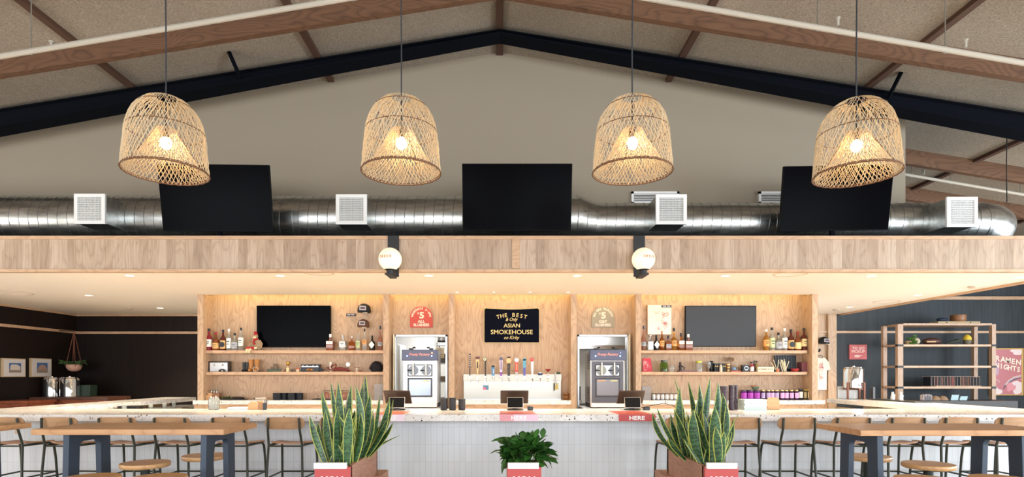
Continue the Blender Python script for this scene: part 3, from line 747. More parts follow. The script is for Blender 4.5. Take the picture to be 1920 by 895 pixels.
# ------------------------------------------------------------------ planters with plants
def planter(x0, x1, y0, y1, label, plinth=None, sx=(0, 0)):
    zt = .844; t = thing('planter_box', label, 'planter', ((x0 + x1) / 2, (y0 + y1) / 2, 0), group='wooden planters in front of the counter')
    th = .03; mb = MB().box(x0, x0 + th, y0 + .02, y1, .02, zt).box(x1 - th, x1, y0 + .02, y1, .02, zt).box(x0, x1, y1 - th, y1, .02, zt).box(x0, x1, y0 + .02, y0 + .05, .02, zt).box(x0, x1, y0 + .05, y1, .02, .06)
    mb.build('box_body', M['planter'], t, bev=.003)
    MB().box(x0 + th, x1 - th, y0 + .05, y1 - th, .06, zt - .05).build('soil', M['soil'], t)
    MB().box(x0 - .0, x1 - .0, y0 - .012, y0 + .02, .0, zt - .004).build('front_board', M['red'], t, bev=.002)
    MB().box(x0 + .005 + sx[0], x1 - .02 + sx[1], y0 - .045, y0 - .012, Z(879.5, 4.15), Z(868, 4.15)).build('card_tray', M['white'], t, bev=.002)
    xc = (x0 + x1) / 2
    MB().box(xc - .025, xc + .025, y0 - .0465, y0 - .045, Z(876.6, 4.15), Z(875.2, 4.15)).build('tray_print', P('print_grey', (200, 202, 206), .6), t)
    MB().text('YOU', .075, (xc - .002, y0 - .0135, Z(891, 4.15) - .042), bold=.002).build('lettering', M['white'], t)
    if plinth: MB().box(*plinth).build('plinth', M['planter'], t, bev=.003)
    return t
planter(-1.335, -1.078, 4.18, 5.10, 'wooden planter box with coral front, holding the left snake plant', (-1.33, -1.02, 4.96, 5.3, 0, .635))
planter(1.478, 1.72, 4.18, 5.10, 'wooden planter box with coral front, holding the right snake plant', (1.42, 1.70, 4.96, 5.3, 0, .635))
planter(.053, .30, 4.18, 4.50, 'small wooden planter box with coral front, holding the leafy bush in the middle')

def blade(mb, base, tip, wd, bend, facing, curl=.25, n=10):
    B, T = Vector(base), Vector(tip); L = (T - B).length; side = Vector((math.cos(facing), math.sin(facing), 0)); nrm = Vector((-math.sin(facing), math.cos(facing), 0))
    rows = []
    for i in range(n + 1):
        u = i / n; c = B.lerp(T, u) + Vector(bend) * math.sin(u * math.pi) * L
        wv = wd * 1.3 * (.62 + .75 * u) * (1 - max(0, (u - .45) / .55) ** 2.1) if u < 1 else .0008
        wv = max(wv, .0008) if u < .99 else .0008
        tw = curl * math.sin(u * 2.4); s2 = (side * math.cos(tw) + nrm * math.sin(tw))
        e = .0055 if wv > .012 else wv * .35
        row = [c - s2 * wv + nrm * wv * .35, c - s2 * (wv - e) + nrm * (wv - e) * .3, c, c + s2 * (wv - e) + nrm * (wv - e) * .3, c + s2 * wv + nrm * wv * .35]
        rows.append(row)
    vs = [p for r_ in rows for p in r_]; back = [p + nrm * .003 for p in vs]; m = len(vs)
    o = len(mb.v); mb.v += [tuple(p) for p in vs + back]
    for s_ in (0, m):
        for i in range(n):
            for k in range(4):
                mb.f.append(tuple(o + s_ + q for q in (i * 5 + k, i * 5 + k + 1, (i + 1) * 5 + k + 1, (i + 1) * 5 + k))); mb.m.append(1 if k in (0, 3) else 0)
    for i in range(n):
        for k in (0, 4):
            mb.f.append((o + i * 5 + k, o + (i + 1) * 5 + k, o + m + (i + 1) * 5 + k, o + m + i * 5 + k)); mb.m.append(1)
def snake_plant(label, tips, x0, x1, y0, y1, seed, fill=22):
    rnd = random.Random(seed); mb = MB()
    t = thing('snake_plant', label, 'plant', ((x0 + x1) / 2, (y0 + y1) / 2, .79), group='snake plants in planters')
    for px, py, D, bpx, wd, bx in tips:
        bz = .79; b = Vector((min(max(X(bpx, D), x0 + .02), x1 - .02), D, bz)); tp = Vector((X(px, D - .03), D - .03, Z(py, D - .03)))
        blade(mb, b, tp, wd, (bx, 0, 0), rnd.uniform(-.5, .5), rnd.uniform(-.5, .5))
    for k in range(fill):
        D = rnd.uniform(y0 + .04, y1 - .05); x = rnd.uniform(x0 + .02, x1 - .02); h = rnd.uniform(.18, .40) + .1 * math.sin((D - y0) / (y1 - y0) * 3.1)
        blade(mb, (x, D, .79), (x + rnd.uniform(-.16, .16), D + rnd.uniform(-.06, .06), .79 + h), rnd.uniform(.018, .028), (rnd.uniform(-.06, .06), 0, 0), rnd.uniform(-.9, .9), rnd.uniform(-.7, .7))
    mb.build('leaves', [M['leaf'], M['leafedge']], t, angle=60)
snake_plant('tall snake plant with yellow edged leaves in the left wooden planter', [
    (603, 734, 4.55, 640, .024, -.03), (620, 716, 4.75, 632, .017, .0), (634, 716, 4.45, 640, .026, .0), (659, 722, 4.6, 655, .028, -.05), (667, 723, 4.5, 660, .026, .08),
    (685, 703, 4.9, 688, .032, -.02), (681, 718, 5.0, 676, .024, -.05), (694, 738, 4.6, 672, .028, .02), (712, 741, 4.95, 697, .018, .03), (731, 746, 4.8, 688, .02, .06),
    (737, 750, 4.9, 695, .018, .07), (729, 781, 4.7, 684, .022, .05), (737, 793, 4.8, 690, .02, .05), (751, 816, 4.85, 706, .013, -.16), (597, 794, 4.45, 622, .020, -.10),
    (586, 812, 4.75, 640, .011, .14), (594, 792, 4.65, 628, .013, -.12), (610, 770, 4.4, 625, .026, -.04), (633, 762, 4.35, 632, .028, 0), (655, 765, 4.3, 650, .03, .0), (676, 773, 4.4, 662, .026, .05), (700, 775, 4.6, 676, .026, .05)],
    -1.31, -1.10, 4.24, 5.05, 11, 38)
snake_plant('tall snake plant with yellow edged leaves in the right wooden planter', [
    (1264, 708, 4.9, 1284, .010, .06), (1275, 727, 4.7, 1280, .024, -.04), (1290, 715, 4.9, 1300, .018, .05), (1311, 720, 4.8, 1306, .026, .04), (1332, 708, 4.6, 1322, .026, -.02),
    (1347, 716, 4.5, 1335, .028, .03), (1355, 737, 4.45, 1348, .028, .06), (1362, 755, 4.4, 1345, .022, .06), (1223, 774, 4.8, 1268, .018, -.12), (1232, 766, 4.7, 1282, .016, -.05), (1257, 776, 4.9, 1275, .016, .0),
    (1253, 820, 4.6, 1282, .02, -.06), (1280, 773, 4.8, 1285, .028, .0), (1300, 770, 4.4, 1318, .032, -.05), (1310, 745, 4.5, 1322, .026, -.08), (1340, 762, 4.3, 1336, .034, .02),
    (1374, 784, 4.5, 1346, .012, .12), (1342, 800, 4.28, 1348, .026, .03), (1325, 745, 4.75, 1316, .022, .03), (1285, 800, 4.7, 1290, .024, .02), (1262, 812, 4.95, 1280, .018, -.02)],
    1.50, 1.70, 4.24, 5.05, 12, 38)
# the folded leaf and the arching one, in the right planter
# leafy bush
rnd = random.Random(5); mb = MB(); cx, cy = X(984, 4.32), 4.33
t = thing('leafy_bush', 'low bushy plant with broad dark green pointed leaves in the middle planter', 'plant', (cx, cy, .79))
def ovate(mb, base, d, L, wd, roll):
    d = Vector(d).normalized(); s_ = d.cross(Vector((0, 0, 1))); s_ = s_.normalized() if s_.length > .01 else Vector((1, 0, 0)); nn = s_.cross(d).normalized()
    s_ = s_ * math.cos(roll) + nn * math.sin(roll); nn = s_.cross(d).normalized(); vs = []; K = 7
    for i in range(K + 1):
        u = i / K; wv = wd * math.sin(min(1, u * 1.5 + .04) ** .8 * math.pi * .5) * (1 - max(0, (u - .4) / .6) ** 1.8); c = Vector(base) + d * L * u + Vector((0, 0, -1)) * (u ** 2) * L * .2
        vs += [c - s_ * max(wv, .001) + nn * wv * .25, c, c + s_ * max(wv, .001) + nn * wv * .25]
    fs = []
    for i in range(K):
        for k in (0, 1): fs.append((i * 3 + k, i * 3 + k + 1, (i + 1) * 3 + k + 1, (i + 1) * 3 + k))
    mb.add(vs, fs)
for k in range(210):
    th = rnd.uniform(0, 2 * math.pi); u = rnd.uniform(-.12, 1) ; el_ = math.asin(max(-1, min(1, u)))
    r0 = rnd.uniform(.45, 1); d = Vector((math.cos(th) * math.cos(el_), math.sin(th) * math.cos(el_), math.sin(el_)))
    p_ = Vector((cx, cy, .86)) + Vector((d.x * .17 * r0, d.y * .13 * r0 + .03, .02 + d.z * .155 * r0)); dd = d + Vector((rnd.uniform(-.7, .7), rnd.uniform(-.7, .7), rnd.uniform(-.5, .4)))
    ovate(mb, p_, dd, rnd.uniform(.08, .12), rnd.uniform(.034, .05), rnd.uniform(-.6, .6))
for px, py, dx, dz in ((1005, 818, .1, .5), (1018, 815, .05, .9), (936, 825, -.9, .1), (934, 845, -.9, -.05), (1032, 848, .9, -.3), (1028, 862, .6, -.9), (945, 868, -.3, -1), (1010, 830, .5, .6)):
    ovate(mb, (X(px, 4.25) - dx * .04, 4.25, Z(py, 4.25) - dz * .03), (dx, -.2, dz), .10, .026, rnd.uniform(-.3, .3))
mb.build('leaves', M['bush'], t, angle=60)
mb = MB()
for k in range(14):
    th = k * .9; mb.tube([(cx + .05 * math.cos(th), cy + .05 * math.sin(th), .78), (cx + .08 * math.cos(th), cy + .08 * math.sin(th), .87), (cx + .12 * math.cos(th), cy + .11 * math.sin(th), .93)], .003, 4)
mb.build('stems', P('stem_green', (96, 124, 60), .5), t)

# ------------------------------------------------------------------ bottles
def glassm(name, color, rough=.03):
    if name not in _mc:
        t = NT(name); _mc[name] = t.set(color, rough, trans=.85, ior=1.35)
    return _mc[name]
G = dict(clear=glassm('glass_clear', (236, 240, 236)), amber=glassm('spirit_amber', (206, 120, 44)), dark=P('spirit_dark', (84, 30, 16), .12), redb=P('spirit_red', (128, 28, 44), .15),
         dgreen=P('bottle_black', (14, 18, 18), .12), gold=glassm('spirit_gold', (232, 178, 86)), rose=glassm('spirit_rose', (226, 176, 160)), brown=P('spirit_brown', (120, 62, 30), .14))
CAPS = dict(black=P('cap_black', (22, 22, 24), .4), white=P('cap_white', (232, 230, 226), .4), wax=P('cap_wax', (150, 28, 30), .4), steel=P('cap_steel', (205, 205, 208), .2, .9), blue=P('cap_blue', (44, 62, 86), .4), cork=P('cap_cork', (176, 130, 88), .7), gold=P('cap_gold', (190, 150, 80), .3, .8))
LABS = dict(white=P('lab_white', (236, 234, 226), .6), cream=P('lab_cream', (234, 210, 150), .6), tan=P('lab_tan', (222, 176, 110), .6), grey=P('lab_grey', (170, 172, 178), .6), green=P('lab_green', (190, 200, 150), .6), orange=P('lab_orange', (226, 160, 90), .6))
ink = P('label_ink', (60, 50, 54), .6)
def bottle(label, px, top, wpx, D, z0, kind, glass, cap, lb=None, group='spirit bottles on the upper shelves'):
    x = X(px, D); h = Z(top, D) - z0; r = wpx * D / F / 2 * .93
    t = thing('spirit_bottle', label, 'bottle', (x, D, z0), group=group)
    if kind == 'round': pr = [(r * .92, 0), (r, .01), (r, h * .56), (r * .93, h * .61), (r * .45, h * .71), (r * .34, h * .76), (r * .34, h * .88)]
    elif kind == 'squat': pr = [(r * .92, 0), (r, .012), (r, h * .46), (r * .9, h * .54), (r * .36, h * .66), (r * .3, h * .86)]
    elif kind == 'square': pr = [(r * .96, 0), (r, .008), (r, h * .55), (r * .95, h * .58), (r * .3, h * .62), (r * .28, h * .8)]
    elif kind == 'tall': pr = [(r * .92, 0), (r, .01), (r * .98, h * .48), (r * .55, h * .64), (r * .3, h * .74), (r * .28, h * .88)]
    elif kind == 'flask': pr = [(r * .7, 0), (r * .95, h * .1), (r, h * .3), (r * .9, h * .5), (r * .4, h * .6), (r * .28, h * .68), (r * .28, h * .86)]
    ztop = pr[-1][1]; sg = 4 if kind == 'square' else 18
    if kind == 'square':
        mb = MB(); prof = [(rr * 1.414, z) for rr, z in pr]
        T = Matrix.Translation((x, D, z0)) @ Matrix.Rotation(R(45), 4, 'Z'); mb.lathe(prof, (0, 0, 0), 4, M=T)
    else: mb = MB().lathe(pr, (x, D, z0), sg)
    mb.build('glass_body', G[glass], t, bev=.004 if kind == 'square' else 0)
    rc = max(pr[-1][0] * 1.25, .012)
    if cap == 'steel' or (cap == 'black' and kind == 'squat' and h < .26): MB().cyl((x, D, z0 + ztop), rc * .7, .012, 12).ball((x, D, z0 + ztop + (h - ztop) * .55), (h - ztop) * .5, 14).build('stopper', CAPS[cap], t)
    else: MB().lathe([(rc, 0), (rc, h - ztop - .004), (rc * .9, h - ztop)], (x, D, z0 + ztop), 14).build('cap', CAPS[cap], t)
    if lb:
        m, a, b, shape = lb; vs = []; zs = (z0 + h * a, z0 + h * b); mb = MB()
        if shape == 'diamond':
            c = (zs[0] + zs[1]) / 2; hh = (zs[1] - zs[0]) / 2; mb.prism([(x - r * .95, c), (x, c - hh), (x + r * .95, c), (x, c + hh)], 'xz', D - r - .006, D - r - .002)
        elif kind == 'square': mb.box(x - r * .92, x + r * .92, D - r - .003, D - r + .002, zs[0], zs[1])
        else:
            n_ = 10
            for rr in (r + .0012, r - .004):
                for z in zs:
                    for k in range(n_ + 1):
                        a_ = R(-90 - 78 + 156 * k / n_); vs.append((x + rr * math.cos(a_), D + rr * math.sin(a_), z))
            q = n_ + 1; fs = []
            for k in range(n_): fs += [(k, k + 1, q + k + 1, q + k), (2 * q + k, 2 * q + k + 1, 3 * q + k + 1, 3 * q + k), (k, k + 1, 2 * q + k + 1, 2 * q + k), (q + k, q + k + 1, 3 * q + k + 1, 3 * q + k)]
            fs += [(0, q, 3 * q, 2 * q), (n_, q + n_, 3 * q + n_, 2 * q + n_)]; mb.add(vs, fs)
        L = mb.build('paper_label', LABS[m], t)
        zc = (zs[0] + zs[1]) / 2; hh = (zs[1] - zs[0])
        if shape == 'badge': MB().cyl((x, D - r - .004, zc), hh * .34, .004, 14, axis='y').build('label_badge', P('badge_dark', (30, 28, 34), .5), L)
        elif shape == 'text': MB().box(x - r * .55, x + r * .55, D - r - .004, D - r - .001, zc + hh * .12, zc + hh * .22).box(x - r * .4, x + r * .4, D - r - .004, D - r - .001, zc - hh * .12, zc - hh * .05).build('label_print', ink, L)
D1 = 9.965
for a in [
 ('crimson spirit bottle with a white label, at the left end of the left upper shelf', 391.8, 616.5, 12.5, 'round', 'redb', 'black', ('white', .16, .5, 'text')),
 ('squat whiskey bottle with red wax top and tan label, second bottle at the left end', 405, 623, 13.5, 'squat', 'brown', 'wax', ('tan', .10, .40, 'text')),
 ('dark amber bottle with a round dark badge on its label, left upper shelf', 418.3, 619, 11, 'round', 'dark', 'black', ('tan', .08, .48, 'badge')),
 ('clear bottle with a tall white cap beside the badge bottle, left upper shelf', 429.3, 617, 9.5, 'round', 'clear', 'white', ('white', .1, .56, 'text')),
 ('short clear bottle with grey patterned label, left upper shelf', 440, 624.8, 12.5, 'squat', 'clear', 'black', ('grey', .1, .46, 'text')),
 ('tall clear bottle with dark cap and pale label next to the plush doll', 452, 615, 10.5, 'round', 'clear', 'black', ('white', .2, .56, 'text')),
 ('square decanter with white and blue label beside the left wall television', 619.5, 627, 14, 'square', 'brown', 'white', ('white', .38, .56, 'text')),
 ('square clear bottle with white label and silver ball stopper, right of the left wall television', 642.8, 628, 12.5, 'square', 'clear', 'steel', ('white', .2, .56, 'text')),
 ('small amber bottle with round silver stopper below the caps', 660, 630, 10.5, 'square', 'amber', 'steel', None),
 ('tall slim bottle with pale green label under the brown cap', 671, 618.5, 8.5, 'tall', 'clear', 'cork', ('green', .12, .46, 'text')),
 ('tall slim bottle with orange label under the brown cap', 683.5, 617, 9, 'tall', 'clear', 'black', ('orange', .28, .5, 'text')),
 ('black bottle with white diamond label on the left upper shelf', 698, 629.5, 12, 'squat', 'dgreen', 'black', ('white', .12, .62, 'diamond')),
 ('tall pale pink bottle with blue cap at the right end of the left upper shelf', 713, 611.5, 10, 'flask', 'rose', 'blue', ('grey', .18, .34, 'text')),
 ('tall clear bottle with blue cap at the left end of the right upper shelf', 1206.7, 611, 10, 'flask', 'rose', 'blue', ('grey', .18, .34, 'text')),
 ('square clear bottle with big white label and silver stopper, right upper shelf', 1219, 627, 11, 'square', 'clear', 'steel', ('white', .04, .54, 'plain')),
 ('black bottle with white diamond label on the right upper shelf', 1230.4, 629, 11.5, 'squat', 'dgreen', 'black', ('white', .12, .62, 'diamond')),
 ('amber bottle with a long thin pourer, right upper shelf below the print', 1241, 621, 10, 'tall', 'amber', 'cork', ('orange', .2, .5, 'text')),
 ('brown square bottle with round dark stopper, right upper shelf', 1252.8, 629.6, 11, 'square', 'brown', 'black', ('grey', .2, .42, 'text')),
 ('tall gold bottle with orange label and black cork, right upper shelf', 1263.5, 615.5, 12, 'flask', 'gold', 'black', ('orange', .2, .44, 'text')),
 ('amber bottle with white label and black cap, right upper shelf near the television', 1276.8, 625, 11.5, 'square', 'amber', 'black', ('white', .36, .56, 'text')),
 ('square decanter with white and blue label touching the right wall television', 1290.5, 627, 14, 'square', 'brown', 'white', ('white', .38, .56, 'text')),
 ('clear bottle with orange label, first to the right of the right wall television', 1436.6, 618, 11.5, 'round', 'gold', 'white', ('orange', .2, .5, 'text')),
 ('tall clear bottle with black cap and pale green label, right of the right wall television', 1447.4, 614.5, 11.5, 'round', 'clear', 'black', ('green', .12, .54, 'text')),
 ('short clear bottle with grey label in the right end group', 1459.5, 624, 13, 'squat', 'clear', 'black', ('grey', .1, .46, 'text')),
 ('clear bottle with white cap and white label in the right end group', 1470.9, 616, 11, 'round', 'clear', 'white', ('white', .1, .56, 'text')),
 ('dark brown bottle with dark badge on yellow label in the right end group', 1483, 618, 12, 'round', 'dark', 'black', ('tan', .08, .48, 'badge')),
 ('squat whiskey bottle with red wax top and cream label in the right end group', 1495.4, 622, 13.5, 'squat', 'brown', 'wax', ('cream', .08, .42, 'plain')),
 ('dark red spirit bottle with cream label at the right end of the right upper shelf', 1507.4, 616, 11.5, 'round', 'dark', 'black', ('cream', .18, .52, 'text'))]:
    bottle(a[0], a[1], a[2], a[3], D1, S1, *a[4:])

# ------------------------------------------------------------------ things on the upper shelf and on the wall
# plush monkey doll
t = thing('plush_doll', 'knitted plush monkey doll with red hat and scarf, sitting on the left upper shelf', 'plush toy', (X(478, 9.93), 9.93, S1))
D = 9.95; xk = X(480, D); grey = P('knit_grey', (158, 134, 106), .95); creamk = P('knit_cream', (226, 206, 166), .95); rk = P('knit_red', (170, 36, 44), .9)
MB().ball((xk + .02, D, S1 + .10), .068, 16, (1, .8, 1.45)).ball((xk - .005, D, S1 + .235), .042, 14, (1, .95, 1.1)).tube([(xk + .06, D, S1 + .17), (xk + .10, D, S1 + .11), (xk + .085, D - .02, S1 + .05), (xk + .05, D - .05, S1 + .02)], [.02, .018, .018, .02], 8).tube([(xk - .02, D - .04, S1 + .16), (xk - .07, D - .06, S1 + .09), (xk - .10, D - .07, S1 + .05)], .017, 8).build('body', grey, t)
MB().ball((xk - .012, D - .035, S1 + .222), .026, 12, (1.2, .7, .8)).build('muzzle', creamk, t)
for dx in (-.01, .035):
    MB().tube([(xk + dx - .01, D - .03, S1 + .04), (xk + dx - .07, D - .09, S1 + .03), (xk + dx - .10, D - .115, S1 + .0), (xk + dx - .105, D - .125, S1 - .05)], [.022, .02, .02, .024], 8).build('leg', creamk, t)
MB().tube([(xk - .06, D - .09, S1 + .035), (xk - .12, D - .10, S1 + .035)], .024, 8).tube([(xk + .0, D - .08, S1 + .035), (xk - .05, D - .10, S1 + .035)], .024, 8).build('cuff', rk, t)
MB().tube([(xk + .035 * math.cos(a), D + .035 * math.sin(a), S1 + .188) for a in [R(v) for v in range(0, 360, 45)]], .018, 6, closed=True).tube([(xk - .01, D - .045, S1 + .18), (xk - .02, D - .07, S1 + .13), (xk + .015, D - .075, S1 + .10)], .014, 6).build('scarf', rk, t)
MB().lathe([(.034, .268), (.036, .28), (.024, .30), (.01, .31)], (xk - .005, D, S1), 12).ball((xk - .012, D, S1 + .315), .022, 10, (1.3, 1, .6)).build('hat', rk, t)
# caps on the wall
def cap(px, py, D, s, m, label, tilt=0):
    x, z = X(px, D), Z(py, D); t = thing('baseball_cap', label, 'cap', (x, D, z), group='caps hung on the walls')
    T = Matrix.Translation((x, D, z)) @ Matrix.Rotation(R(tilt), 4, 'Y')
    MB().lathe([(.10 * s, -.06 * s), (.103 * s, -.02 * s), (.09 * s, .03 * s), (.06 * s, .06 * s), (.02 * s, .075 * s), (.004, .078 * s)], (0, 0, 0), 20, M=T).build('crown', m, t)
    mb = MB(); pts = []
    poly = [(.095 * s * math.cos(a), -.085 * s * math.sin(a) * 1.5) for a in [R(v) for v in range(0, 181, 15)]]
    mb.prism(poly, 'xy', -.068 * s, -.058 * s, M=T); mb.build('brim', m, t)
    MB().box(-.05 * s, .05 * s, -.108 * s, -.094 * s, -.035 * s, .03 * s, M=T).build('patch', P('patch_grey', (176, 168, 172), .7), t)
    MB().box(-.035 * s, .035 * s, -.110 * s, -.108 * s, -.018 * s, .013 * s, M=T).build('patch_print', P('patch_dark', (70, 62, 66), .7), t)
    MB().box(.005 * s, .07 * s, -.1 * s, -.06 * s, -.076 * s, -.068 * s, M=T).build('strap', P('strap_cream', (230, 222, 206), .7), t)
capk = P('cap_cloth_black', (26, 24, 28), .85); capb = P('cap_cloth_brown', (96, 62, 44), .85)
cap(683, 579, 10.02, 1.12, capk, 'black mesh cap with a pale patch, upper one on the oak wall', 3)
cap(681.5, 607, 10.02, 1.0, capb, 'brown cap with a pale patch, below the black one on the oak wall', 3)
cap(1545, 639, 12.93, 1.12, capk, 'black cap with a grey patch, above the white shirt on the oak panel', 6)
# small dark plates
for px, py, w_, l in ((657.8, 590.5, 17.5, 'tiny dark price plate left of the black and brown caps'), (1249, 575, 18.5, 'tiny dark price plate over the corner of the pale framed print')):
    D = 10.09; x, z = X(px, D), Z(py, D); ww = w_ * D / F / 2
    t = thing('price_plate', l, 'sign', (x, D, z), group='tiny dark plates on the oak wall')
    MB().box(x - ww, x + ww, D - .004 if px < 1000 else D - .024, WY if px < 1000 else D - .0145, z - .02, z + .02).build('plate', P('plate_dark', (60, 56, 66), .5), t)
    y_ = D - .0055 if px < 1000 else D - .0255
    MB().box(x - ww * .75, x - ww * .08, y_, y_ + .0015, z - .008, z + .008).box(x + ww * .12, x + ww * .72, y_, y_ + .0015, z - .008, z + .008).build('faint_print', P('plate_print', (176, 172, 180), .5), t)
# pale framed print
D = 10.08; x0, x1, z0, z1 = X(1213.8, D), X(1259.3, D), Z(628, D), Z(571.5, D)
t = thing('framed_print', 'pale glazed print with thin pink line drawing, left of the right wall television', 'picture', ((x0 + x1) / 2, D, z0))
MB().box(x0, x1, D, WY, z0, z1).build('backing', P('print_side', (190, 150, 116), .6), t)
MB().box(x0 + .006, x1 - .006, D - .004, D, z0 + .006, z1 - .006).build('print_sheet', P('print_paper', (232, 222, 198), .12), t)
rnd = random.Random(3); mb = MB()
def squig(cx, cz, rx, rz, n_, r_=.0012):
    for k in range(n_):
        a0 = rnd.uniform(0, 6.28); c = (cx + rnd.uniform(-rx, rx), cz + rnd.uniform(-rz, rz)); q = rnd.uniform(.01, .035)
        mb.tube([(c[0] + q * math.cos(a0 + u * .9) * (1 + .2 * math.sin(3 * u)), D - .005, c[1] + q * .8 * math.sin(a0 + u * .9)) for u in range(6)], r_, 3)
xc, w_, h_ = (x0 + x1) / 2, x1 - x0, z1 - z0
squig(x0 + w_ * .72, z0 + h_ * .66, .04, .03, 16, .002); squig(x0 + w_ * .74, z0 + h_ * .36, .04, .05, 22, .002); squig(x0 + w_ * .55, z0 + h_ * .2, .09, .03, 18); squig(x0 + w_ * .5, z0 + h_ * .75, .1, .03, 10); squig(xc, z0 + h_ * .5, .08, .06, 8)
mb.build('line_drawing', P('pink_line', (206, 120, 122), .5), t)

# arched signs with lettering round the arch
def arch_sign(px0, px1, top, bot, D, m, arc, mid, label):
    x0, x1, z0, z1 = X(px0, D), X(px1, D), Z(bot, D), Z(top, D); xc = (x0 + x1) / 2; r = (x1 - x0) / 2
    t = thing('arched_sign', label, 'sign', (xc, D, z0), group='arched signs over the kitchen openings')
    zc = z1 - r * .93; poly = [(x0 + .01, z0), (x1 - .01, z0), (x1, z0 + .01)] + [(xc + r * math.cos(a), zc + r * .93 * math.sin(a)) for a in [R(v) for v in range(0, 181, 12)]] + [(x0, z0 + .01)]
    MB().prism(poly, 'xz', D, WY).build('sign_board', m, t)
    mb = MB(); n_ = len(arc); y = D - .0015
    for k, ch in enumerate(arc):
        if ch == ' ': continue
        a = R(172 - 164 * k / (n_ - 1)); rr = r * .80
        mb.text(ch, .052, (xc + rr * math.cos(a), y, zc + rr * .93 * math.sin(a)), bold=.0022, rot=a - math.pi / 2)
    H = z1 - z0
    mb.text('$', .055, (xc - r * .28, y, z0 + H * .66), bold=.002).text('5', .15, (xc + .008, y, z0 + H * .58), bold=.006, sx=1.15)
    mb.text(mid, .066, (xc, y, z0 + H * .29), bold=.003, sx=1.1).text('SLUSHEES', .064, (xc, y, z0 + H * .125), bold=.003, sx=1.0)
    mb.build('lettering', P('sign_cream', (240, 216, 194), .6), t)
arch_sign(768.8, 811, 575, 614.5, 10.10, P('sign_red', (190, 70, 58), .55), 'WEEKDAYS 2-4PM', 'ALL', 'red arched sign with cream letters above the left kitchen opening')
arch_sign(1109.5, 1152, 575.5, 614.5, 10.10, P('sign_grey', (158, 146, 124), .6), 'ALL DAY THURSDAY', 'G&T', 'grey beige arched sign with pale letters above the right kitchen opening')
# navy pennant banner
D = 10.09; x0, x1, z0, z1 = X(907.3, D), X(1011.8, D), Z(643.5, D), Z(577.3, D); xc = (x0 + x1) / 2
t = thing('cloth_banner', 'navy cloth banner with gold border and gold lettering above the taps', 'banner', (xc, D, z0))
def ban(mb, e, y, mi=0, th=.004):
    n_ = 16; top = [(x0 + e + (x1 - x0 - 2 * e) * i / n_, z1 - e - .022 * math.sin(i / n_ * math.pi)) for i in range(n_ + 1)]
    return mb.prism([(x0 + e, z0 + e), (x1 - e, z0 + e)] + top[::-1], 'xz', y, y + th, mi)
ban(MB(), 0, D).build('gold_border', M['gold'], t); ban(MB(), .009, D - .0015, th=.002).build('navy_field', M['navy'], t)
mb = MB(); y = D - .003; W_ = x1 - x0; H_ = z1 - z0
for k, ch in enumerate('THE BEST'):
    if ch == ' ': continue
    u = (k - 3.5) / 3.5; mb.text(ch, .095, (xc + u * W_ * .245, y, z1 - H_ * (.205 + .055 * u * u)), bold=.001, rot=-u * .22)
mb.text('& Only', .083, (xc, y, z1 - H_ * .345), bold=.0008, shear=.35, sx=.85).text('ASIAN', .098, (xc, y, z1 - H_ * .505), bold=.0012, sx=1.05)
mb.text('SMOKEHOUSE', .108, (xc, y, z1 - H_ * .69), bold=.0012, sx=1.06).text('on Kirby', .083, (xc, y, z1 - H_ * .86), bold=.0008, shear=.35, sx=.9)
mb.build('lettering', M['gold'], t)
for sx_ in (x0 + .02, x1 - .02):
    solo('push_pin', 'small brass pin holding the %s top corner of the navy banner' % ('left' if sx_ < xc else 'right'), 'pin', MB().cyl((sx_, D - .012, z1 - .02), .008, .012, 10, axis='y'), M['gold'], loc=(sx_, D, z1 - .02))

# ------------------------------------------------------------------ things on the lower shelves
LB = S2; D2 = 10.0
def lx(px): return X(px, D2)
def lz(py): return Z(py, D2)
wood_d = P('walnut', (92, 56, 36), .5); brass = P('brass', (190, 148, 80), .3, .9)
t = thing('metal_case', 'white and silver metal case with two round knobs on the left lower shelf', 'case', (lx(412), D2, LB))
MB().box(lx(393), lx(430), D2 - .04, D2 + .08, LB, lz(677.5)).build('dark_frame', P('case_frame', (74, 62, 58), .4, .5), t, bev=.006)
MB().box(lx(396), lx(429), D2 - .05, D2 - .04, LB + .005, lz(680.5)).build('silver_front', P('case_white', (222, 224, 228), .2, .3), t, bev=.002)
for px in (405, 421): MB().cyl((lx(px), D2 - .065, lz(685)), .014, .016, 14, axis='y').build('knob', M['chrome'], t)
solo('toy_motorbike', 'tiny black model vehicle in front of the silver case', 'toy', MB().cyl((lx(416), 9.92, LB + .02), .02, .012, 14, axis='y').cyl((lx(424), 9.92, LB + .02), .02, .012, 14, axis='y').tube([(lx(416), 9.925, LB + .02), (lx(419), 9.925, LB + .045), (lx(423), 9.925, LB + .04), (lx(425), 9.925, LB + .02)], .009, 6), M['black'], loc=(lx(420), 9.92, LB))
t = thing('black_boots', 'small black boot shaped ornament left of the tan boots', 'ornament', (lx(460), D2, LB))
for px in (457.5, 463): MB().lathe([(.026, 0), (.028, .03), (.022, .06), (.024, .11), (.026, .165)], (lx(px), D2, LB), 12).ball((lx(px) - .006, D2 - .03, LB + .02), .024, 10, (1, 1.5, .8)).build('boot', M['black'], t)
tanb = P('tan_leather', (176, 118, 58), .6)
for i, px in enumerate((470, 481)):
    solo('cowboy_boot', 'tan leather cowboy boot, %s one of the pair on the left lower shelf' % ('left' if i == 0 else 'right'), 'boot', MB().lathe([(.034, .02), (.034, .05), (.030, .09), (.040, .15), (.048, .215), (.046, .215), (.036, .14)], (lx(px), D2 + .02, LB), 16).ball((lx(px) + .01, D2 - .04, LB + .028), .036, 12, (.9, 1.9, .75)).box(lx(px) - .02, lx(px) + .02, D2 + .01, D2 + .05, LB, LB + .03), tanb, loc=(lx(px), D2, LB), group='cowboy boots')
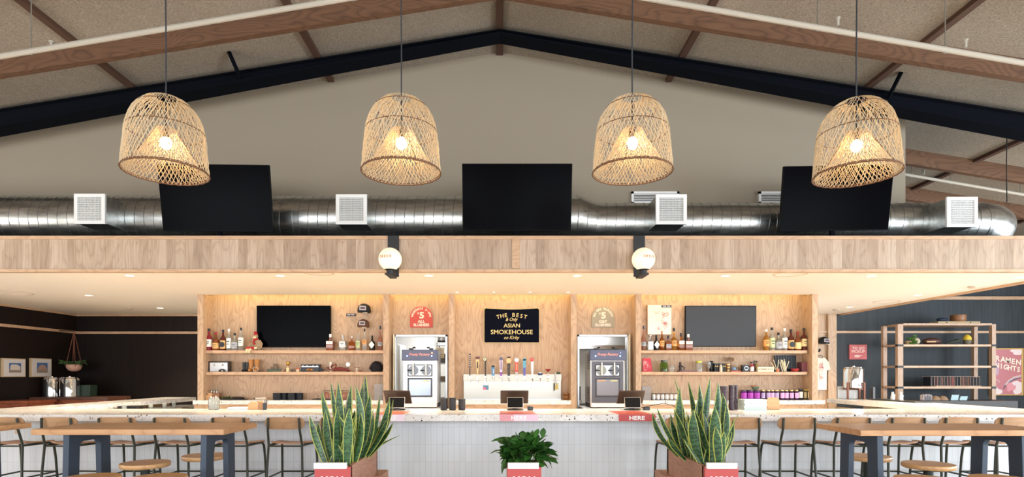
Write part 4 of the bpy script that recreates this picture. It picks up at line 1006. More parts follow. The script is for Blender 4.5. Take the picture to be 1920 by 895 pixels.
solo('rope_coil', 'small coil of pale rope lying against the tan boots', 'rope', MB().tube([(lx(484) + .045 * math.cos(a), 9.895 + .002 * a / 6, LB + .045 + .038 * math.sin(a)) for a in [k * .5 for k in range(30)]], .005, 5), P('rope', (206, 190, 166), .9), loc=(lx(483), 9.91, LB))
solo('shelf_ornament', 'flat dark leather whip end curled beside the boots', 'ornament', MB().tube([(lx(487), 9.92, LB + .012), (lx(492), 9.91, LB + .014), (lx(497), 9.93, LB + .012), (lx(490), 9.96, LB + .012)], .009, 6), P('dark_leather', (66, 34, 26), .6), loc=(lx(492), 9.92, LB))
t = thing('block_sculpture', 'green block with little brown cube figures on it, left lower shelf', 'ornament', (lx(516), D2, LB))
MB().box(lx(503), lx(530), D2 - .05, D2 + .04, LB, LB + .045).build('green_block', P('block_green', (78, 92, 70), .6), t, bev=.003)
MB().box(lx(508), lx(513), D2 - .02, D2 + .02, LB + .045, LB + .09).box(lx(513), lx(519.5), D2 - .02, D2 + .02, LB + .045, LB + .14).box(lx(517), lx(521), D2 - .035, D2 + .01, LB + .045, LB + .10).build('cube_figures', P('block_brown', (112, 92, 74), .6), t, bev=.003)
solo('small_stone', 'small round pinkish stone right of the green block', 'stone', MB().ball((lx(532.5), 9.95, LB + .022), .024, 12, (1, 1, .9)), P('stone_pink', (166, 134, 116), .8), loc=(lx(532.5), 9.95, LB))
t = thing('trophy', 'little gold trophy with a round bowl on a cream base', 'trophy', (lx(541.5), 9.96, LB))
MB().box(lx(539), lx(544), 9.94, 9.98, LB, LB + .07).build('trophy_base', P('trophy_cream', (232, 206, 150), .4), t, bev=.003)
MB().lathe([(.006, .07), (.006, .10), (.02, .115), (.032, .14), (.034, .155), (.028, .175)], (lx(541.5), 9.96, LB), 16).build('bowl', brass, t)
MB().tube([(lx(541.5) - .03, 9.96, LB + .12), (lx(541.5) - .05, 9.96, LB + .14), (lx(541.5) - .034, 9.96, LB + .165)], .004, 5).build('handle', brass, t)
MB().tube([(lx(541.5) + .03, 9.96, LB + .12), (lx(541.5) + .05, 9.96, LB + .14), (lx(541.5) + .034, 9.96, LB + .165)], .004, 5).build('handle', brass, t)
solo('small_sphere', 'dark grey ball between the trophy and the radio', 'ornament', MB().ball((lx(549), 9.96, LB + .02), .022, 12), P('ball_grey', (84, 80, 76), .4), loc=(lx(549), 9.96, LB))
t = thing('spice_jar', 'small jar with a red lid left of the old radio', 'jar', (lx(560.5), 9.94, LB))
MB().cyl((lx(560.5), 9.94, LB), .024, .04, 14).build('jar_body', P('jar_cream', (226, 206, 160), .4), t); MB().cyl((lx(560.5), 9.94, LB + .04), .022, .022, 14).build('lid', P('lid_red', (196, 66, 46), .5), t)
t = thing('old_radio', 'dark old radio with metal strip and bronze dial on the left lower shelf', 'radio', (lx(582.5), D2, LB))
MB().box(lx(565), lx(600), D2 - .03, D2 + .07, LB, LB + .13).build('cabinet', P('radio_black', (30, 26, 26), .4), t, bev=.005)
MB().box(lx(567), lx(598), D2 - .037, D2 - .03, LB + .085, LB + .094).build('chrome_strip', M['chrome'], t)
MB().lathe([(.05, 0), (.055, .006), (.0, .02)], (0, 0, 0), 20, M=Matrix.Translation((lx(582), D2 - .03, LB + .035)) @ Matrix.Scale(.5, 4, (0, 0, 1)) @ Matrix.Rotation(R(90), 4, 'X')).build('dial', P('bronze', (150, 108, 66), .35, .8), t)
for px in (569.5, 577, 588, 595.5): MB().cyl((lx(px), D2 - .04, LB + .108), .008, .012, 10, axis='y').build('knob', M['brushed'], t)
rnd = random.Random(8); mb = MB()
for k in range(9): mb.ball((lx(604) + rnd.uniform(-.03, .03), 9.95 + rnd.uniform(-.02, .02), LB + rnd.uniform(.02, .065)), rnd.uniform(.015, .024), 8)
solo('coral_lump', 'dark blue knobbly coral ornament beside the radio', 'ornament', mb, P('coral_blue', (46, 56, 70), .7), loc=(lx(604), 9.95, LB))
solo('candle', 'short cream candle behind the lobster ornament', 'candle', MB().lathe([(.021, 0), (.021, .078), (.018, .08), (.004, .078)], (lx(619), 10.03, LB + .09), 14).cyl((lx(619), 10.03, LB), .012, .09, 12), P('candle_wax', (240, 232, 214), .6), loc=(lx(619), 10.03, LB))
t = thing('lobster_ornament', 'dark red lobster ornament lying on the left lower shelf', 'ornament', (lx(638), 9.94, LB)); lr = P('lobster_red', (112, 38, 34), .5)
MB().tube([(lx(626), 9.94, LB + .03), (lx(632), 9.94, LB + .045), (lx(640), 9.94, LB + .05), (lx(650), 9.94, LB + .04), (lx(658), 9.94, LB + .022)], [.02, .03, .034, .028, .012], 10).build('body', lr, t)
for pts in ([(lx(627), 9.93, LB + .04), (lx(623), 9.92, LB + .085), (lx(627), 9.92, LB + .12)], [(lx(630), 9.93, LB + .05), (lx(633), 9.92, LB + .10), (lx(631), 9.92, LB + .135)], [(lx(624), 9.92, LB + .03), (lx(619), 9.91, LB + .05), (lx(617), 9.91, LB + .08)]):
    MB().tube(pts, [.008, .012, .02], 8).build('claw', lr, t)
t = thing('round_white_dial', 'white disc shaped ornament on a little stand behind the lobster', 'ornament', (lx(652.5), 10.0, LB))
MB().cyl((lx(652.5), 9.99, lz(683.8)), .037, .02, 24, axis='y').build('disc', M['white'], t); MB().cyl((lx(652.5), 10.0, LB), .008, .1, 8).cyl((lx(652.5), 10.0, LB), .03, .01, 14).build('stand', wood_d, t)
t = thing('mini_table', 'tiny round table ornament with pale leg near the black wig', 'ornament', (lx(671), 9.95, LB))
MB().cyl((lx(670.5), 9.95, LB + .07), .045, .012, 18).build('disc_top', P('mini_brown', (128, 72, 48), .5), t); MB().lathe([(.02, 0), (.012, .03), (.018, .07)], (lx(670.5), 9.95, LB), 12).build('foot', P('mini_pale', (220, 206, 180), .5), t)
solo('small_stone', 'little reddish stones near the tiny round table', 'stone', MB().ball((lx(677), 9.93, LB + .018), .022, 10, (1.3, 1, .8)), P('stone_red', (150, 92, 74), .8), loc=(lx(677), 9.93, LB))
rnd = random.Random(4); mb = MB().ball((lx(706), 10.0, LB + .06), .11, 20, (1, .7, 1.0))
for k in range(260):
    a = rnd.uniform(0, 6.28); e = rnd.uniform(-.2, 1.5); d = Vector((math.cos(a) * math.cos(e), math.sin(a) * math.cos(e) * .7, math.sin(e))); c = Vector((lx(706), 10.0, LB + .06))
    q = c + d * .105; mb.tube([q, q + d * .022 + Vector((rnd.uniform(-.008, .008), 0, rnd.uniform(-.008, .008)))], [.006, .001], 4)
for v in range(len(mb.v)):
    if mb.v[v][2] < LB + .001: mb.v[v] = (mb.v[v][0], mb.v[v][1], LB + .001)
solo('feather_dome', 'round black bristly dome at the right end of the left lower shelf', 'ornament', mb, P('feather_black', (22, 20, 24), .85), loc=(lx(706), 10.0, LB))
# right lower shelf
t = thing('menu_book', 'red standing booklet with white drawing, left end of the right lower shelf', 'book', (lx(1212.5), D2, LB))
MB().prism([(lx(1203.6), LB), (lx(1222), LB), (lx(1218.8), lz(672.3)), (lx(1203.6), lz(672.3))], 'xz', 9.95, 9.968).build('cover', P('menu_red', (190, 34, 52), .45), t)
rnd = random.Random(12); mb = MB()
for k in range(16):
    cx_, cz_ = lx(1211.5) + rnd.uniform(-.05, .045), LB + .125 + rnd.uniform(-.05, .05); a0 = rnd.uniform(0, 6)
    mb.tube([(cx_ + .018 * math.cos(a0 + u), 9.9485, cz_ + .018 * math.sin(a0 + u * 1.2)) for u in range(4)], .0028, 3)
mb.box(lx(1206), lx(1211), 9.9480, 9.9495, LB + .03, LB + .036).build('drawing', P('menu_white', (244, 220, 218), .6), t)
def jar(px, top, wpx, glass, lidm, label, D=9.97, z=None, cat='jar', name='glass_jar', group=None):
    z = LB if z is None else z; x = X(px, D); h = Z(top, D) - z; r = wpx * D / F / 2
    t = thing(name, label, cat, (x, D, z), group=group)
    MB().lathe([(r * .9, 0), (r, .008), (r, h * .68), (r * .78, h * .82)], (x, D, z), 18).build('jar_body', glass, t)
    if lidm: MB().lathe([(r * .82, h * .82), (r * .84, h * .98), (r * .78, h)], (x, D, z), 18).build('lid', lidm, t)
    return t
jar(1245, 676, 14, glassm('jar_green', (120, 160, 60)), P('lid_grey', (90, 88, 80), .4, .6), 'green glass jar with a grey lid, right lower shelf')
solo('figurine', 'dark small crouching figurine in front of the green jar', 'ornament', MB().ball((lx(1238.5), 9.9, LB + .022), .024, 10).ball((lx(1240), 9.9, LB + .06), .017, 10).tube([(lx(1236), 9.9, LB + .01), (lx(1240), 9.89, LB + .05)], .01, 6), P('fig_dark', (58, 58, 40), .6), loc=(lx(1238.5), 9.9, LB))
jar(1260, 682, 9, G['clear'], None, 'small empty clear tumbler right of the green jar', name='tumbler', cat='glass')
t = thing('figurine', 'dark figurine with raised head standing on the purple tray', 'ornament', (lx(1275), 9.97, LB + .022))
MB().lathe([(.03, .022), (.022, .06), (.03, .1), (.018, .125), (.024, .15), (.018, .168)], (lx(1274.5), 9.97, LB), 12).tube([(lx(1276), 9.95, LB + .10), (lx(1281), 9.94, LB + .075), (lx(1280), 9.94, LB + .03)], .011, 6).build('figure', P('fig_brown', (48, 36, 34), .5), t)
solo('purple_tray', 'flat purple box under the dark figurine', 'box', MB().box(lx(1271), lx(1304), 9.91, 10.03, LB, LB + .02), P('box_purple', (104, 66, 84), .6), loc=(lx(1288), 9.97, LB), bev=.002)
jar(1310.5, 677, 13, G['clear'], P('lid_yellow', (196, 196, 70), .5), 'clear round jar with a yellow lid on the right lower shelf')
t = thing('wine_glass', 'clear stemmed glass left of the black cylinder', 'glass', (lx(1327.5), 9.96, LB))
MB().lathe([(.03, 0), (.004, .006), (.004, .05), (.025, .075), (.034, .11), (.03, .17)], (lx(1327.5), 9.96, LB), 18).build('glass_bowl', G['clear'], t)
solo('black_canister', 'black cylinder standing right of the stemmed glass', 'canister', MB().lathe([(.03, 0), (.032, .004), (.032, .185), (.028, .192)], (lx(1334.5), 10.02, LB), 20), M['plastic'], loc=(lx(1334.5), 10.02, LB))
rnd = random.Random(2); cols_b = [(38, 44, 46), (54, 60, 56), (30, 32, 40), (72, 70, 62), (44, 50, 50), (60, 52, 44)]
for i in range(6):
    x = lx(1339.5 + i * 3.6)
    t = thing('small_book', 'dark small book, %s from the left in the row on the right lower shelf' % ORD[i], 'book', (x, 9.99, LB), group='row of dark books')
    MB().box(x - .014, x + .014, 9.95, 10.07, LB, LB + .145).build('cover', P('book_%d' % i, cols_b[i], .6), t, bev=.002); MB().box(x - .010, x + .010, 9.949, 9.951, LB + .09, LB + .10).build('spine_band', brass, t)
t = thing('mini_bottle', 'little cream bottle in front of the dark books', 'bottle', (lx(1348), 9.91, LB))
MB().lathe([(.023, 0), (.024, .07), (.012, .09), (.01, .1)], (lx(1348), 9.91, LB), 14).build('bottle_body', P('mini_cream', (232, 204, 180), .4), t); MB().lathe([(.011, .1), (.011, .118), (.004, .124)], (lx(1348), 9.91, LB), 12).build('cap', M['white'], t)
t = thing('tin_can', 'brown gold banded tin right of the dark books', 'tin', (lx(1363.5), 9.97, LB))
MB().cyl((lx(1363.5), 9.97, LB), .035, .145, 20).build('can_body', P('tin_brown', (120, 80, 44), .4), t)
for dz in (.02, .07, .12): MB().lathe([(.0365, dz), (.0365, dz + .012)], (lx(1363.5), 9.97, LB), 20).build('gold_band', brass, t)
t = thing('dried_flower', 'pale brown dried flower ball on a stem behind the blue globe', 'flower', (lx(1372), 10.04, LB)); rnd = random.Random(9); mb = MB()
for k in range(120):
    d = Vector((rnd.gauss(0, 1), rnd.gauss(0, 1), rnd.gauss(0, 1))).normalized(); c = Vector((lx(1372.5), 10.04, lz(674))); mb.tube([c + d * .01, c + d * rnd.uniform(.045, .062)], [.002, .0045], 4)
mb.build('flower_head', P('dried', (178, 148, 118), .9), t); MB().tube([(lx(1372.5), 10.04, lz(676)), (lx(1372), 10.04, LB)], .004, 5).build('stem', wood_d, t)
t = thing('desk_globe', 'small blue ball on a red base right of the banded tin', 'ornament', (lx(1373), 9.93, LB))
MB().ball((lx(1373), 9.93, LB + .052), .034, 18).build('ball', P('globe_blue', (112, 144, 176), .3), t); MB().box(lx(1367), lx(1385), 9.9, 9.96, LB, LB + .017).build('red_base', P('base_red', (176, 60, 46), .5), t)
t = thing('hourglass', 'slim clear glass stand right of the blue ball', 'ornament', (lx(1381), 9.99, LB)); MB().lathe([(.02, 0), (.022, .05), (.008, .075), (.02, .10), (.02, .14)], (lx(1381), 9.99, LB), 14).build('glass_body', G['clear'], t)
t = thing('camera_ornament', 'old black camera with a round silver ringed lens on the right lower shelf', 'camera', (lx(1396), 9.96, LB))
MB().box(lx(1390), lx(1402.5), 9.95, 10.02, LB, LB + .12).build('camera_body', P('cam_black', (38, 42, 48), .4), t, bev=.006); MB().cyl((lx(1396), 9.925, LB + .062), .035, .03, 22, axis='y').build('lens_ring', M['brushed'], t); MB().cyl((lx(1396), 9.923, LB + .062), .026, .03, 22, axis='y').build('lens', M['blackgloss'], t); MB().cyl((lx(1398.5), 9.98, LB + .12), .01, .014, 10).build('shutter_button', M['chrome'], t)
for px, w_, top, c, l in ((1409.5, 8, 679, (150, 46, 40), 'small red topped bottle with white label, near the cream name block'), (1414.2, 5, 676.5, (96, 56, 50), 'slim brown bottle behind the cream name block'), (1418.8, 7, 677, (150, 132, 78), 'olive glass bottle behind the cream name block')):
    D = 9.97 if px < 1412 else 10.04; x = X(px, D); h = Z(top, D) - LB; r = w_ * D / F / 2
    t = thing('sauce_bottle', l, 'bottle', (x, D, LB), group='sauce bottles on the lower shelf'); MB().lathe([(r, 0), (r, h * .6), (r * .5, h * .72), (r * .5, h * .86)], (x, D, LB), 14).build('glass_body', P('sauce%d' % px, c, .2), t); MB().cyl((x, D, LB + h * .86), r * .6, h * .14, 12).build('cap', CAPS['black'], t)
    if px < 1410: MB().lathe([(r + .001, h * .08), (r + .001, h * .48)], (x, D, LB), 14).build('paper_label', LABS['white'], t)
t = thing('name_block', 'long cream block with faint grey letters on the right lower shelf', 'sign', (lx(1431), 9.92, LB)); MB().box(lx(1416.5), lx(1446), 9.9, 9.95, LB, LB + .085).build('block', P('block_cream', (238, 222, 188), .5), t, bev=.002); MB().text('NOMIMONO', .042, (lx(1429.5), 9.899, LB + .045), bold=.0008, sx=1.1).build('lettering', P('block_ink', (150, 142, 128), .6), t)
t = thing('chopstick_cup', 'fan of pale chopsticks standing in a small orange cup', 'cup', (lx(1455), 9.93, LB))
MB().lathe([(.022, 0), (.03, .05), (.026, .05), (.02, .006)], (lx(1454.5), 9.93, LB), 16, cap=False).build('cup', P('cup_orange', (214, 120, 84), .5), t)
for i, (a, b, pa) in enumerate(((1442.5, 680, 1453), (1447.5, 675, 1454), (1457.5, 675, 1453.5))):
    MB().tube([(lx(pa), 9.93, LB + .01), (lx(a), 9.95, lz(b))], .0055, 5).build('chopstick', P('chopstick', (230, 214, 176), .6), t)
t = thing('chopstick_cup', 'fan of pale chopsticks in front of the dark lattice panel', 'cup', (lx(1467), 9.93, LB))
MB().lathe([(.02, 0), (.024, .03), (.022, .03), (.016, .006)], (lx(1467), 9.93, LB), 16, cap=False).build('cup', G['clear'], t)
for a, b, pa in ((1459, 679, 1463.5), (1461, 674.5, 1467), (1463.5, 676, 1470), (1467.2, 674, 1468), (1468.5, 678, 1470.5), (1476, 678, 1468.5)):
    MB().tube([(lx(pa), 9.93, LB + .006), (lx(a), 9.94, lz(b))], .0065, 5).build('chopstick', P('chopstick', (230, 214, 176), .6), t)
t = thing('lattice_panel', 'dark square lattice panel leaning on the right lower shelf', 'ornament', (lx(1477), 10.08, LB)); MB().box(lx(1457), lx(1496.5), 10.08, 10.10, LB, lz(666.5)).build('panel', P('lattice_dark', (24, 26, 34), .5), t)
mb = MB()
for i in range(9): x = lx(1457 + 39.5 * i / 8); mb.box(x - .003, x + .003, 10.07, 10.08, LB, lz(666.5))
for i in range(7): z = LB + (lz(666.5) - LB) * i / 6; mb.box(lx(1457), lx(1496.5), 10.068, 10.08, z - .003, z + .003)
mb.build('lattice', P('lattice_line', (52, 58, 66), .5), t)
solo('red_bowl', 'shallow red bowl in front of the lattice panel', 'bowl', MB().lathe([(.035, 0), (.06, .02), (.07, .055), (.064, .055), (.05, .02), (.02, .012)], (lx(1488), 9.96, LB), 24), P('bowl_red', (180, 54, 56), .3), loc=(lx(1488), 9.96, LB))
solo('maroon_box', 'maroon box at the right end of the right lower shelf', 'box', MB().box(lx(1500.5), lx(1512), 9.95, 10.1, LB, lz(679.5)), P('box_maroon', (124, 66, 72), .5), loc=(lx(1506), 10.0, LB), bev=.004)

# ------------------------------------------------------------------ beer taps
TY = 10.02
px0, px1 = 869.2, 1052.3; x0, x1 = X(px0, TY), X(px1, TY)
t = thing('tap_backsplash', 'white and polished steel tap panel with a projecting rail, behind the middle back counter', 'tap panel', ((x0 + x1) / 2, TY, CT))
MB().box(x0, x1, TY + .04, WY, CT, Z(714, TY)).build('splash_panel', P('splash_white', (196, 196, 190), .3, .3), t, bev=.002)
MB().box(x0 - .005, x1 + .005, TY, WY, Z(714.3, TY), Z(702, TY)).build('tap_rail', P('rail_white', (208, 206, 198), .3, .1), t, bev=.003)
MB().box(x0, x1, TY - .005, TY + .04, CT, CT + .012).build('drip_tray', M['brushed'], t)
def tapthing(px, label):
    return thing('beer_tap', label, 'beer tap', (X(px, TY), TY, Z(708, TY)), group='row of beer taps')
def faucet(px, t):
    x = X(px, TY); z = Z(709, TY)
    MB().cyl((x, TY - .012, z), .02, .014, 14, axis='y').tube([(x, TY - .01, z), (x, TY - .07, z), (x + .004, TY - .085, z - .02), (x + .004, TY - .085, z - .07)], [.010, .012, .011, .008], 8).cyl((x, TY - .07, z + .004), .008, .03, 10).build('faucet', M['chrome'], t)
def slabh(mb, x, y, z0, z1, w0, w1, th=.016, mi=0): return mb.prism([(x - w0 / 2, z0), (x + w0 / 2, z0), (x + w1 / 2, z1), (x - w1 / 2, z1)], 'xz', y - th / 2, y + th / 2, mi)
HY = TY - .07
taps = [881.4, 895.8, 910.3, 924.6, 939.4, 953.8, 968.4, 983, 997.7]
names = ['shaped like a sword grip with a dark guard', 'with tapered cream paddle and red top', 'with dark stem and round dial on top', 'with short blue handle and black cap', 'with white and purple handle',
         'with black strap and gold disc like a wristwatch', 'with red and grey handle topped by a silver diamond', 'with teal and violet blade handle', 'with white tapered handle and red ring']
for i, (px, nm) in enumerate(zip(taps, names)):
    t = tapthing(px, 'beer tap ' + nm); faucet(px, t); x = X(px, TY); zb = Z(705, TY)
    def zz(py): return Z(py, TY)
    if i == 0:
        H = MB().cyl((x, HY, zz(688)), .014, zz(664.5) - zz(688), 10).cyl((x, HY, zb), .010, zz(690) - zb, 10).build('handle', P('katana_grip', (64, 58, 60), .6), t)
        mb = MB()
        for k in range(6): z = zz(686) + k * .034; mb.prism([(x, z - .014), (x + .010, z), (x, z + .014), (x - .010, z)], 'xz', HY - .016, HY - .012)
        mb.build('grip_diamonds', P('grip_white', (206, 200, 196), .6), H); MB().cyl((x, HY, zz(689.5)), .036, .008, 16).build('guard', M['black'], t); MB().cyl((x, HY, zz(665)), .016, .012, 10).build('pommel', M['black'], t)
    elif i == 1:
        slabh(MB(), x, HY, zb, zz(674), .014, .062).build('handle', P('tap_cream', (216, 190, 134), .5), t); MB().box(x - .036, x + .036, HY - .014, HY + .014, zz(674), zz(669.5)).build('handle_top', P('tap_maroon', (96, 34, 34), .4), t)
        MB().box(x - .012, x + .010, HY - .0105, HY - .008, zz(691), zz(679)).build('handle_print', ink, t)
    elif i == 2:
        slabh(MB(), x, HY, zb, zz(677), .022, .03).build('handle', P('tap_olive', (52, 46, 34), .5), t)
        MB().cyl((x - .01, HY - .012, zz(674)), .036, .024, 24, axis='y').build('dial_ring', M['black'], t); MB().cyl((x - .01, HY - .014, zz(674)), .028, .004, 24, axis='y').build('dial_face', P('dial_cream', (226, 218, 180), .4), t); MB().cyl((x - .01, HY - .016, zz(674)), .011, .003, 16, axis='y').build('dial_star', ink, t)
    elif i == 3:
        slabh(MB(), x, HY, zb, zz(689), .046, .058, .024).build('handle', P('tap_blue', (74, 128, 172), .4), t); MB().lathe([(.03, 0), (.03, .02), (.022, .03)], (x, HY, zz(689)), 16).build('handle_top', M['black'], t); MB().box(x + .004, x + .012, HY - .0145, HY - .012, zz(701), zz(693)).build('handle_print', M['white'], t)
    elif i == 4:
        slabh(MB(), x, HY, zz(698), zz(675), .044, .056).build('handle', P('tap_lilac', (210, 198, 214), .4), t); slabh(MB(), x, HY, zb, zz(698), .04, .044, .018).build('handle_foot', P('tap_purple', (124, 66, 152), .4), t)
        MB().cyl((x, HY - .009, zz(673.5)), .032, .02, 20, axis='y').build('handle_top', P('tap_greyviolet', (92, 82, 108), .4), t); MB().box(x - .007, x + .009, HY - .0105, HY - .008, zz(694), zz(678)).build('handle_print', P('tap_violet', (92, 50, 110), .5), t)
    elif i == 5:
        slabh(MB(), x, HY, zb, zz(682), .04, .05, .012).build('handle', P('strap_black', (22, 20, 20), .5), t); MB().cyl((x, HY - .012, zz(677)), .046, .022, 26, axis='y').build('watch_case', P('rose_gold', (200, 138, 90), .3, .6), t); MB().cyl((x, HY - .0135, zz(677)), .036, .003, 26, axis='y').build('watch_face', P('watch_tan', (218, 168, 122), .4), t); MB().box(x - .03, x + .03, HY - .008, HY + .01, zz(672), zz(669.5)).build('handle_top', P('strap_black', (22, 20, 20), .5), t)
        mb = MB()
        for k in range(8): mb.cyl((x, HY - .0075, zz(702) + k * .022), .0045, .003, 8, axis='y')
        mb.build('strap_holes', P('hole_tan', (190, 170, 150), .6), t)
    elif i == 6:
        slabh(MB(), x, HY, zz(698), zz(680), .052, .052).build('handle', P('tap_red', (198, 66, 58), .4), t); slabh(MB(), x, HY, zb, zz(698), .02, .046, .02).build('handle_foot', P('tap_grey', (176, 178, 182), .4), t)
        MB().prism([(x - .042, zz(675.5)), (x, zz(680.5)), (x + .042, zz(675.5)), (x, zz(671.5))], 'xz', HY - .012, HY + .012).build('handle_top', M['brushed'], t); MB().box(x - .006, x + .008, HY - .0105, HY - .008, zz(694), zz(683)).build('handle_print', P('tap_orange', (236, 178, 120), .5), t)
    elif i == 7:
        slabh(MB(), x, HY, zb, zz(690), .034, .048).build('handle', P('tap_indigo', (84, 84, 158), .4), t); slabh(MB(), x, HY, zz(690), zz(674), .048, .052).build('handle_upper', P('tap_teal', (84, 158, 184), .4), t); MB().cyl((x, HY - .008, zz(674.5)), .024, .016, 16, axis='y').build('handle_top', P('tap_teal', (84, 158, 184), .4), t)
    else:
        slabh(MB(), x, HY, zb, zz(679), .024, .05).build('handle', P('tap_white', (238, 230, 226), .35), t); MB().lathe([(.013, -.01), (.030, -.01), (.030, .01), (.013, .01), (.013, -.01)], (x - .01, HY, zz(674.8)), 22, axis='y', cap=False).build('handle_top', P('tap_ringred', (206, 52, 64), .4), t)
for px, nm, k in ((1012.4, 'with a small blue and white bowl on top', 0), (1027, 'with a red cocktail glass shaped top', 1)):
    t = tapthing(px, 'beer tap ' + nm); faucet(px, t); x = X(px, TY)
    if k == 0:
        MB().lathe([(.012, 0), (.04, .008), (.044, .04), (.04, .04), (.03, .012)], (x, HY, Z(704.5, TY)), 18).build('handle', P('bowl_navy', (44, 66, 104), .4), t); MB().lathe([(.036, 0), (.03, .016), (.01, .022)], (x, HY, Z(700.8, TY)), 18).build('handle_top', M['white'], t)
    else:
        MB().lathe([(.02, 0), (.004, .01), (.004, .035)], (x, HY, Z(705, TY)), 14).build('handle', M['stainless'], t); MB().lathe([(.006, 0), (.05, .045), (.05, .052)], (x, HY, Z(698, TY)), 20).build('handle_top', P('martini_red', (158, 40, 42), .4), t)
t = thing('tap_key_bundle', 'bottle openers and a yellow tag hanging at the right end of the tap rail', 'tool', (X(1043, TY), TY, Z(706, TY)))
MB().tube([(X(1041, TY), TY - .03, Z(699, TY)), (X(1041, TY), TY - .035, Z(718, TY)), (X(1042, TY), TY - .03, Z(724, TY))], .010, 6).build('chain', M['brushed'], t)
MB().box(X(1040.5, TY), X(1046.5, TY), TY + .0, TY + .012, Z(731, TY), Z(719, TY)).build('yellow_tag', P('tag_yellow', (206, 186, 110), .5), t)
MB().box(X(1038.3, TY), X(1040.4, TY), TY - .0, TY + .02, Z(733, TY), Z(719, TY)).build('dark_opener', M['black'], t)
solo('green_coaster', 'small square dark green sign above the right end of the tap rail', 'sign', MB().box(X(1044, TY), X(1051, TY), TY + .02, TY + .035, Z(704, TY), Z(698, TY)), P('coaster_green', (50, 72, 44), .6), loc=(X(1047.5, TY), TY + .02, Z(702, TY)))
t = thing('fridge_magnet', 'small pink and blue square sticker on the tap panel under the third tap', 'sticker', (X(910.7, TY), TY + .04, Z(727, TY)))
MB().box(X(905.5, TY), X(916, TY), TY + .034, TY + .04, Z(731.5, TY), Z(723, TY)).build('sticker_blue', P('st_blue', (84, 132, 158), .4), t); MB().prism([(X(905.5, TY), Z(731.5, TY)), (X(912, TY), Z(731.5, TY)), (X(910, TY), Z(727, TY)), (X(905.5, TY), Z(726, TY))], 'xz', TY + .032, TY + .034).build('sticker_pink', P('st_pink', (218, 108, 142), .4), t)
jar(1061.5, 736.5, 12, glassm('jar_amber', (206, 150, 90)), P('lid_amber', (150, 110, 76), .5), 'amber glass jar on the back counter right of the tap panel', D=9.93, z=CT)

# ------------------------------------------------------------------ frozen drink machines in the kitchen openings
def slush(px, label, side_m, front_m, panel_m, warmled):
    t = thing('slush_machine', label, 'drink machine', (px, 9.62, 0)); xo = px; y0 = 9.6; zb = .955
    w_ = .285; ztop = 1.915
    MB().box(xo - w_, xo + w_, y0, y0 + .58, zb + .07, ztop - .02).build('housing', side_m, t, bev=.006)
    MB().box(xo - w_ + .02, xo + w_ - .02, y0 - .004, y0, zb + .07, ztop - .19).build('front_plate', front_m, t)
    MB().box(xo - w_ - .01, xo + w_ + .01, y0 - .05, y0 + .12, ztop - .18, ztop).build('head_panel', P('slush_head', (74, 78, 104), .35), t, bev=.008)
    MB().text('Frosty Factory', .058, (xo, y0 - .052, ztop - .083), bold=.0015, shear=.3).build('lettering', P('slush_pink', (232, 150, 140), .5), t)
    for k, (dx, dz, c) in enumerate(((-.205, -.105, (150, 180, 255)), (.2, -.105, (150, 180, 255)), (.205, -.055, (255, 130, 70) if warmled else (130, 150, 230)))):
        MB().cyl((xo + dx, y0 - .056, ztop + dz), .011 if k < 2 or warmled else .006, .006, 12, axis='y').build('indicator_light', P('led_%d_%d' % (c[0], c[2]), c, .4, emit=c, estr=5), t)
    # faceplate with two barrels
    zc = Z(695, y0); MB().box(xo - .205, xo + .205, y0 - .012, y0 - .004, zc - .098, zc + .098).build('faceplate_frame', P('slush_dark', (58, 56, 60), .35, .4), t, bev=.02)
    F_ = MB().box(xo - .188, xo + .188, y0 - .018, y0 - .012, zc - .085, zc + .085).build('faceplate', M['brushed'], t, bev=.01)
    for s_ in (-1, 1):
        MB().cyl((xo + s_ * .105, y0 - .034, zc), .082, .02, 28, axis='y').build('barrel_window', P('barrel_amber', (92, 84, 40), .12) if (s_ < 0 and not warmled) else P('barrel_dark', (44, 42, 46), .12), t)
        MB().tube([(xo + s_ * .105, y0 - .055, zc + .13), (xo + s_ * .105, y0 - .055, zc - .08)], [.011, .015], 10).build('valve_handle', P('slush_white', (222, 220, 214), .4), t)
        MB().tube([(xo + s_ * .105 - .10, y0 - .045, zc), (xo + s_ * .105 - .03, y0 - .045, zc)], .010, 8).build('side_lever', M['black'], t)
        MB().box(xo + s_ * .17 - .03, xo + s_ * .17 + .03, y0 + .1, y0 + .2, ztop, ztop + .03).lathe([(.02, .03), (.03, .045), (.01, .055)], (xo + s_ * .12, y0 + .15, ztop), 10).build('hopper_knob', M['black'], t)
    MB().box(xo - .205, xo + .205, y0 - .012, y0 - .004, Z(745, y0), Z(709, y0)).build('door_frame', P('slush_dark', (58, 56, 60), .35, .4), t, bev=.012)
    MB().box(xo - .18, xo + .18, y0 - .016, y0 - .010, Z(742, y0), Z(712, y0)).build('door_panel', panel_m, t)
    MB().box(xo + .05, xo + .16, y0 - .018, y0 - .015, Z(715.5, y0), Z(713, y0)).build('sticker_label', P('slush_label', (206, 196, 140), .5), t)
    if not warmled: MB().box(xo - .17, xo - .03, y0 - .018, y0 - .015, Z(715.5, y0), Z(713, y0)).build('sticker_label', P('slush_label2', (206, 152, 110), .5), t)
    MB().box(xo - w_ - .0, xo + w_ + .0, y0 - .12, y0 + .02, Z(764.5, y0) + .01, Z(756, y0)).build('drip_tray', P('drip_white', (214, 208, 206), .4), t, bev=.004)
    MB().box(xo - w_, xo + w_, y0 + .02, y0 + .56, zb, zb + .07).build('base', M['black'], t)
    return t
slush(X(787.5, 9.6), 'pale steel frozen drink machine with blue grey head, in the left kitchen opening', P('slush_pale', (196, 198, 202), .35, .4), P('slush_pale', (196, 198, 202), .35, .4), P('slush_panel_pale', (140, 148, 160), .25, .7), True)
